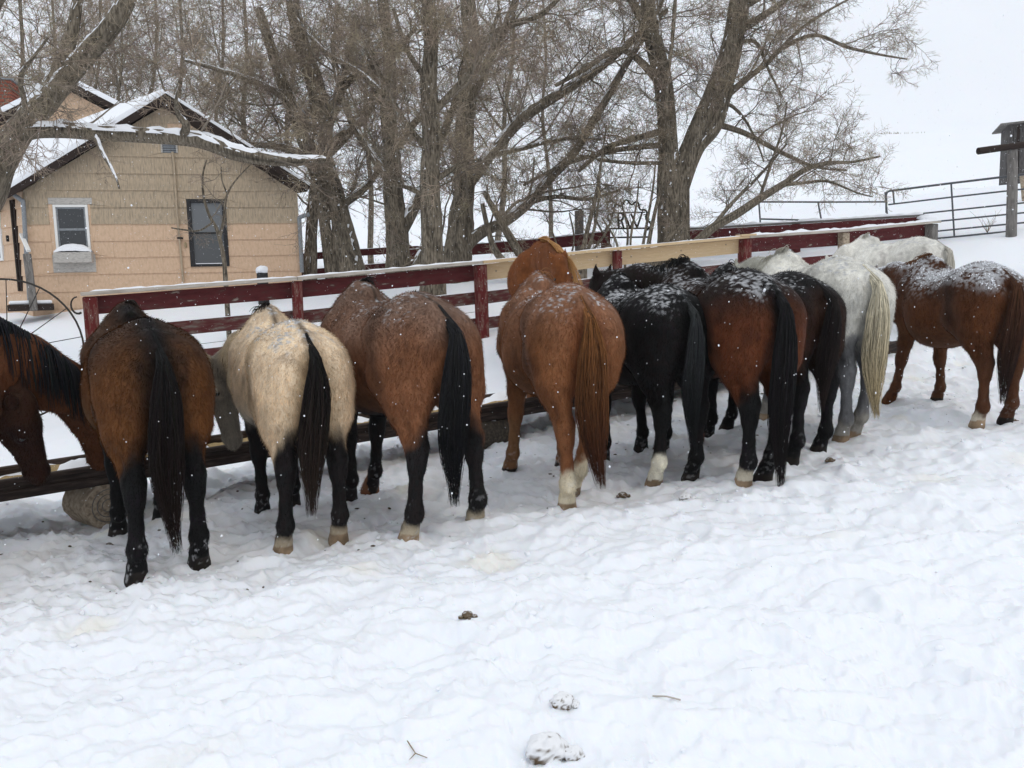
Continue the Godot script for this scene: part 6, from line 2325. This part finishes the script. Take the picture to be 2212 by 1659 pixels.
	out.append({"seed": 5.0, "label": "black horse with one white hind sock and snow on its rump", "where": Vector3(1.19, 0, -5.72), "turn": 15.0 * L, "scale": 0.95, "fat": 1.0, "cell": 0.0135,
		"base": Color(0.0085, 0.0075, 0.0075), "top": Color(0.0075, 0.007, 0.0075), "fore": Color(0.014, 0.010, 0.008), "under": Color(0.012, 0.009, 0.008),
		"leg": Color(0.007, 0.006, 0.006), "hind_dark": 0.5, "fore_dark": 0.5, "socks": [0.23, 0.0, 0.0, 0.0], "sock": Color(0.72, 0.68, 0.56), "stance": [Vector2(-0.03, 0.02), Vector2(-0.04, 0.0), Vector2(-0.08, -0.22), Vector2(0.1, 0.0)],
		"tail": {"root": Color(0.03, 0.033, 0.034), "tip": Color(0.010, 0.010, 0.011), "len": 1.05, "wide": 0.88, "sway": 0.0, "n": 460}, "mane": {"col": Color(0.008, 0.008, 0.008), "len": 0.2, "n": 120}, "snow": 0.24, "spatter": 0.3})
	out.append({"seed": 6.0, "label": "dark bay horse with rusty thigh, long black tail and neck stretched left", "where": Vector3(1.71, 0, -5.48), "turn": 15.0 * L, "scale": 0.99, "fat": 1.0, "cell": 0.0135,
		"base": Color(0.12, 0.036, 0.013), "top": Color(0.016, 0.009, 0.007), "under": Color(0.075, 0.03, 0.013), "flank": Color(0.016, 0.010, 0.007), "fore": Color(0.016, 0.010, 0.008), "dorsal": Color(0.008, 0.007, 0.007), "dorsal_w": 0.06,
		"leg": black, "hind_dark": 0.56, "fore_dark": 0.70, "socks": [0.13, 0.0, 0.0, 0.0], "sock": Color(0.62, 0.56, 0.44), "stance": [Vector2(0.02, 0.0), Vector2(-0.06, 0.10), Vector2(0.06, 0.2), Vector2(0.16, 0.3)],
		"poll_at": at(1302, 618, 7.3), "muzzle_at": at(1262, 735, 7.5),
		"tail": {"root": Color(0.010, 0.010, 0.011), "tip": Color(0.012, 0.009, 0.009), "len": 1.30, "wide": 1.0, "sway": 0.0, "n": 560}, "mane": {"col": Color(0.008, 0.008, 0.008), "len": 0.17, "n": 300, "side": -1.0}, "snow": 0.2, "spatter": 0.3})
	out.append({"seed": 7.0, "label": "small blackish brown horse between the dark bay and the grey, one hind leg stretched back", "where": Vector3(2.29, 0, -6.22), "turn": 20.0 * L, "scale": 0.95, "fat": 1.0, "cell": 0.0135,
		"base": Color(0.028, 0.013, 0.008), "top": Color(0.009, 0.008, 0.008), "under": Color(0.04, 0.02, 0.01), "cleft": Color(0.05, 0.02, 0.01),
		"leg": black, "hind_dark": 0.62, "fore_dark": 0.6, "stance": [Vector2(-0.12, -0.16), Vector2(0.0, 0.02), Z, Vector2(0, 0.1)],
		"tail": {"root": Color(0.010, 0.008, 0.008), "tip": Color(0.018, 0.011, 0.009), "len": 0.95, "wide": 1.05, "sway": -0.06, "n": 420}, "mane": {"col": Color(0.008, 0.008, 0.008), "n": 80}, "snow": 0.2, "spatter": 0.3})
	out.append({"seed": 8.0, "label": "light grey horse with long cream tail and darker dappled hind legs", "where": Vector3(2.81, 0, -6.62), "turn": 11.0 * L, "scale": 1.01, "fat": 1.0, "cell": 0.0135,
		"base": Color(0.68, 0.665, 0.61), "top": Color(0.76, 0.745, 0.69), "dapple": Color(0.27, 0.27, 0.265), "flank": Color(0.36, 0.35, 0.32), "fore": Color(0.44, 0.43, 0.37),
		"leg": Color(0.17, 0.17, 0.175), "hind_dark": 0.66, "fore_dark": 0.5, "socks": [0.17, 0.24, 0.2, 0.2], "sock": Color(0.34, 0.32, 0.28), "stance": [Vector2(0.05, 0.0), Vector2(-0.10, 0.08), Z, Z],
		"poll_at": at(1585, 605, 8.35), "muzzle_at": at(1580, 720, 8.75),
		"tail": {"root": Color(0.58, 0.54, 0.42), "tip": Color(0.47, 0.37, 0.21), "len": 1.12, "wide": 1.15, "sway": 0.03, "n": 620}, "mane": {"col": Color(0.38, 0.36, 0.31), "len": 0.22, "n": 240, "side": -1.0}, "snow": 0.12, "spatter": 0.2,
		"spots": [[Vector3(-0.06, 1.44, -0.3), 0.035, Color(0.10, 0.10, 0.10)], [Vector3(0.01, 1.445, -0.32), 0.03, Color(0.14, 0.14, 0.14)]]})
	out.append({"seed": 9.0, "label": "white horse farthest right, only its back and withers showing over the others", "where": Vector3(5.36, 0, -10.45), "turn": 28.0 * L, "scale": 0.9, "fat": 1.02, "cell": 0.017,
		"base": Color(0.70, 0.68, 0.62), "top": Color(0.78, 0.765, 0.71), "leg": Color(0.4, 0.38, 0.34), "hind_dark": 0.5, "fore_dark": 0.5,
		"poll_at": at(1800, 575, 11.2), "muzzle_at": at(1790, 660, 11.4),
		"tail": {"root": Color(0.6, 0.57, 0.5), "tip": Color(0.5, 0.45, 0.35), "n": 200}, "mane": {"col": Color(0.5, 0.48, 0.42), "len": 0.22, "n": 160, "side": -1.0}, "snow": 0.14})
	out.append({"seed": 10.0, "label": "liver chestnut horse at the right edge with frosted back and one white foot", "where": Vector3(3.99, 0, -6.72), "turn": 3.0 * L, "scale": 0.91, "fat": 1.0, "cell": 0.0135,
		"base": Color(0.105, 0.037, 0.013), "top": Color(0.075, 0.030, 0.014), "under": Color(0.13, 0.05, 0.018), "flank": Color(0.028, 0.012, 0.007), "fore": Color(0.085, 0.032, 0.014),
		"leg": Color(0.085, 0.033, 0.014), "hind_dark": 0.5, "fore_dark": 0.5, "socks": [0.12, 0.0, 0.0, 0.0], "sock": Color(0.62, 0.56, 0.45), "stance": [Vector2(0.02, 0.0), Vector2(0.02, 0.05), Vector2(-0.02, 0.34), Vector2(0.10, 0.10)],
		"poll_at": at(1880, 610, 8.9), "muzzle_at": at(1870, 720, 9.3),
		"tail": {"root": Color(0.075, 0.03, 0.014), "tip": Color(0.02, 0.012, 0.010), "len": 1.10, "wide": 1.05, "sway": -0.07, "n": 520}, "mane": {"col": Color(0.12, 0.05, 0.02), "len": 0.22, "n": 220, "side": -1.0}, "snow": 0.72, "spatter": 0.2})
	out.append({"seed": 11.0, "label": "chestnut horse with flaxen mane facing us from the far side of the trough", "where": Vector3(0.44, 0, -10.9), "turn": 176.0 * L, "scale": 0.9, "fat": 1.22, "low": 0.12, "cell": 0.015,
		"base": Color(0.22, 0.072, 0.02), "top": Color(0.23, 0.078, 0.022), "fore": Color(0.21, 0.07, 0.02), "poll_at": at(1208, 574, 8.55), "muzzle_at": at(1238, 690, 8.2),
		"tail": {"root": Color(0.3, 0.14, 0.05), "tip": Color(0.3, 0.14, 0.05), "n": 120}, "mane": {"col": Color(0.46, 0.24, 0.085), "tip": Color(0.58, 0.33, 0.13), "lift": 0.07, "len": 0.5, "n": 1200, "side": -1.0}, "snow": 0.0, "eyes": true})
	out.append({"seed": 12.0, "label": "bay horse at the left edge reaching its black maned neck down to the trough", "where": Vector3(-4.8, 0, -4.5), "turn": -72.0 * L, "scale": 1.16, "fat": 1.0, "cell": 0.012, "hair": 0.022,
		"base": Color(0.12, 0.043, 0.017), "top": Color(0.075, 0.028, 0.012), "leg": black, "hind_dark": 0.62, "fore_dark": 0.6,
		"poll_at": at(180, 850, 5.6), "muzzle_at": at(226, 1000, 6.05), "eyes": true, "face_to": Vector3(0.75, 0.5, 0.2),
		"tail": {"root": black, "tip": black, "n": 120}, "mane": {"col": Color(0.008, 0.009, 0.011), "lift": 0.08, "len": 0.34, "n": 900, "side": 1.0}, "snow": 0.0})
	out.append({"seed": 13.0, "label": "dark brown horse at the left edge, nearer one, head lowered over the trough", "where": Vector3(-5.25, 0, -4.45), "turn": -66.0 * L, "scale": 1.08, "fat": 1.0, "cell": 0.011, "hair": 0.018,
		"base": Color(0.033, 0.012, 0.0065), "top": Color(0.026, 0.010, 0.006), "leg": black, "hind_dark": 0.62, "fore_dark": 0.6,
		"poll_at": at(26, 880, 5.15), "muzzle_at": at(90, 1032, 5.5), "eyes": true, "face_to": Vector3(0.9, 0.35, 0.1),
		"tail": {"root": black, "tip": black, "n": 120}, "mane": {"col": Color(0.010, 0.007, 0.006), "len": 0.22, "n": 220, "side": -1.0}, "snow": 0.0})
	return out

func _ready() -> void:
	lens_axes()
	var cam := Camera3D.new()
	cam.name = "camera"
	cam.fov = 49.76
	cam.near = 0.05
	cam.far = 3000.0
	add_child(cam)
	cam.transform = Transform3D(Basis(cam_r, cam_u, -cam_f), EYE)
	cam.current = true
	var env := Environment.new()
	env.background_mode = Environment.BG_SKY
	var skym := ProceduralSkyMaterial.new()
	skym.sky_top_color = Color(0.90, 0.925, 0.955)
	skym.sky_horizon_color = Color(0.945, 0.955, 0.975)
	skym.sky_curve = 0.3
	skym.ground_horizon_color = Color(0.93, 0.94, 0.96)
	skym.ground_bottom_color = Color(0.9, 0.91, 0.93)
	skym.sky_energy_multiplier = 1.08
	skym.ground_energy_multiplier = 1.05
	skym.sun_angle_max = 40.0
	var sky := Sky.new()
	sky.sky_material = skym
	env.sky = sky
	env.tonemap_mode = Environment.TONE_MAPPER_LINEAR
	env.tonemap_exposure = 1.09
	env.fog_enabled = true
	env.fog_light_color = Color(0.97, 0.98, 1.0)
	env.fog_density = 0.0007
	env.sdfgi_enabled = true
	env.ssao_enabled = true
	env.ssil_enabled = true
	var we := WorldEnvironment.new()
	we.name = "environment"
	we.environment = env
	add_child(we)
	var sun := DirectionalLight3D.new()
	sun.name = "sun"
	sun.light_energy = 0.22
	sun.light_angular_distance = 22.0
	sun.light_color = Color(1.0, 0.975, 0.94)
	sun.shadow_enabled = true
	add_child(sun)
	sun.look_at_from_position(Vector3(4.0, 9.0, 4.5), Vector3.ZERO)
	for e in [[n_a, 11, 2], [n_b, 23, 2], [n_c, 37, 2], [n_r, 41, 1], [n_w, 53, 2]]:
		e[0].noise_type = FastNoiseLite.TYPE_SIMPLEX_SMOOTH
		e[0].frequency = 1.0
		e[0].seed = e[1]
		e[0].fractal_octaves = e[2]
	n_h.noise_type = FastNoiseLite.TYPE_CELLULAR
	n_h.frequency = 1.0
	n_h.seed = 61
	n_h.fractal_type = FastNoiseLite.FRACTAL_NONE
	n_h.cellular_return_type = FastNoiseLite.RETURN_DISTANCE
	make_materials()
	clump = snow_clump(0.0)
	clumps = [snow_clump(3.0), snow_clump(7.0), snow_clump(12.0)]
	brick_mesh = box_mesh(Vector3(0.155, 0.066, 0.04), 0.004)
	ground()
	house()
	near_fence()
	back_fences()
	gates()
	shed()
	iron_sign()
	trough()
	log_block("sawn round of firewood under the left part of the trough", on_ground(214, 1112) + Vector3(0.02, -0.03, 0.06), -0.62, 0.175, 0.34, M.log)
	log_block("dark mossy log end with snow on top under the trough left of the chestnut horse", on_ground(1064, 960) + Vector3(0, -0.06, -0.1), 0.6, 0.17, 0.42, M.rock, true)
	rake_wheel()
	wood()
	weeds()
	var hs := at(1390, 318, 60.0)
	hs.y = relief(hs.x, hs.z)
	var herd_list := herd()
	for c in herd_list:
		set_horse(c)
	var made := []
	made.resize(herd_list.size())
	WorkerThreadPool.wait_for_group_task_completion(WorkerThreadPool.add_group_task(func(k: int) -> void: made[k] = horse_mesh(herd_list[k]), herd_list.size()))
	for k in herd_list.size():
		finish_horse(herd_list[k], made[k])
	droppings()
	clods()
	falling_snow()
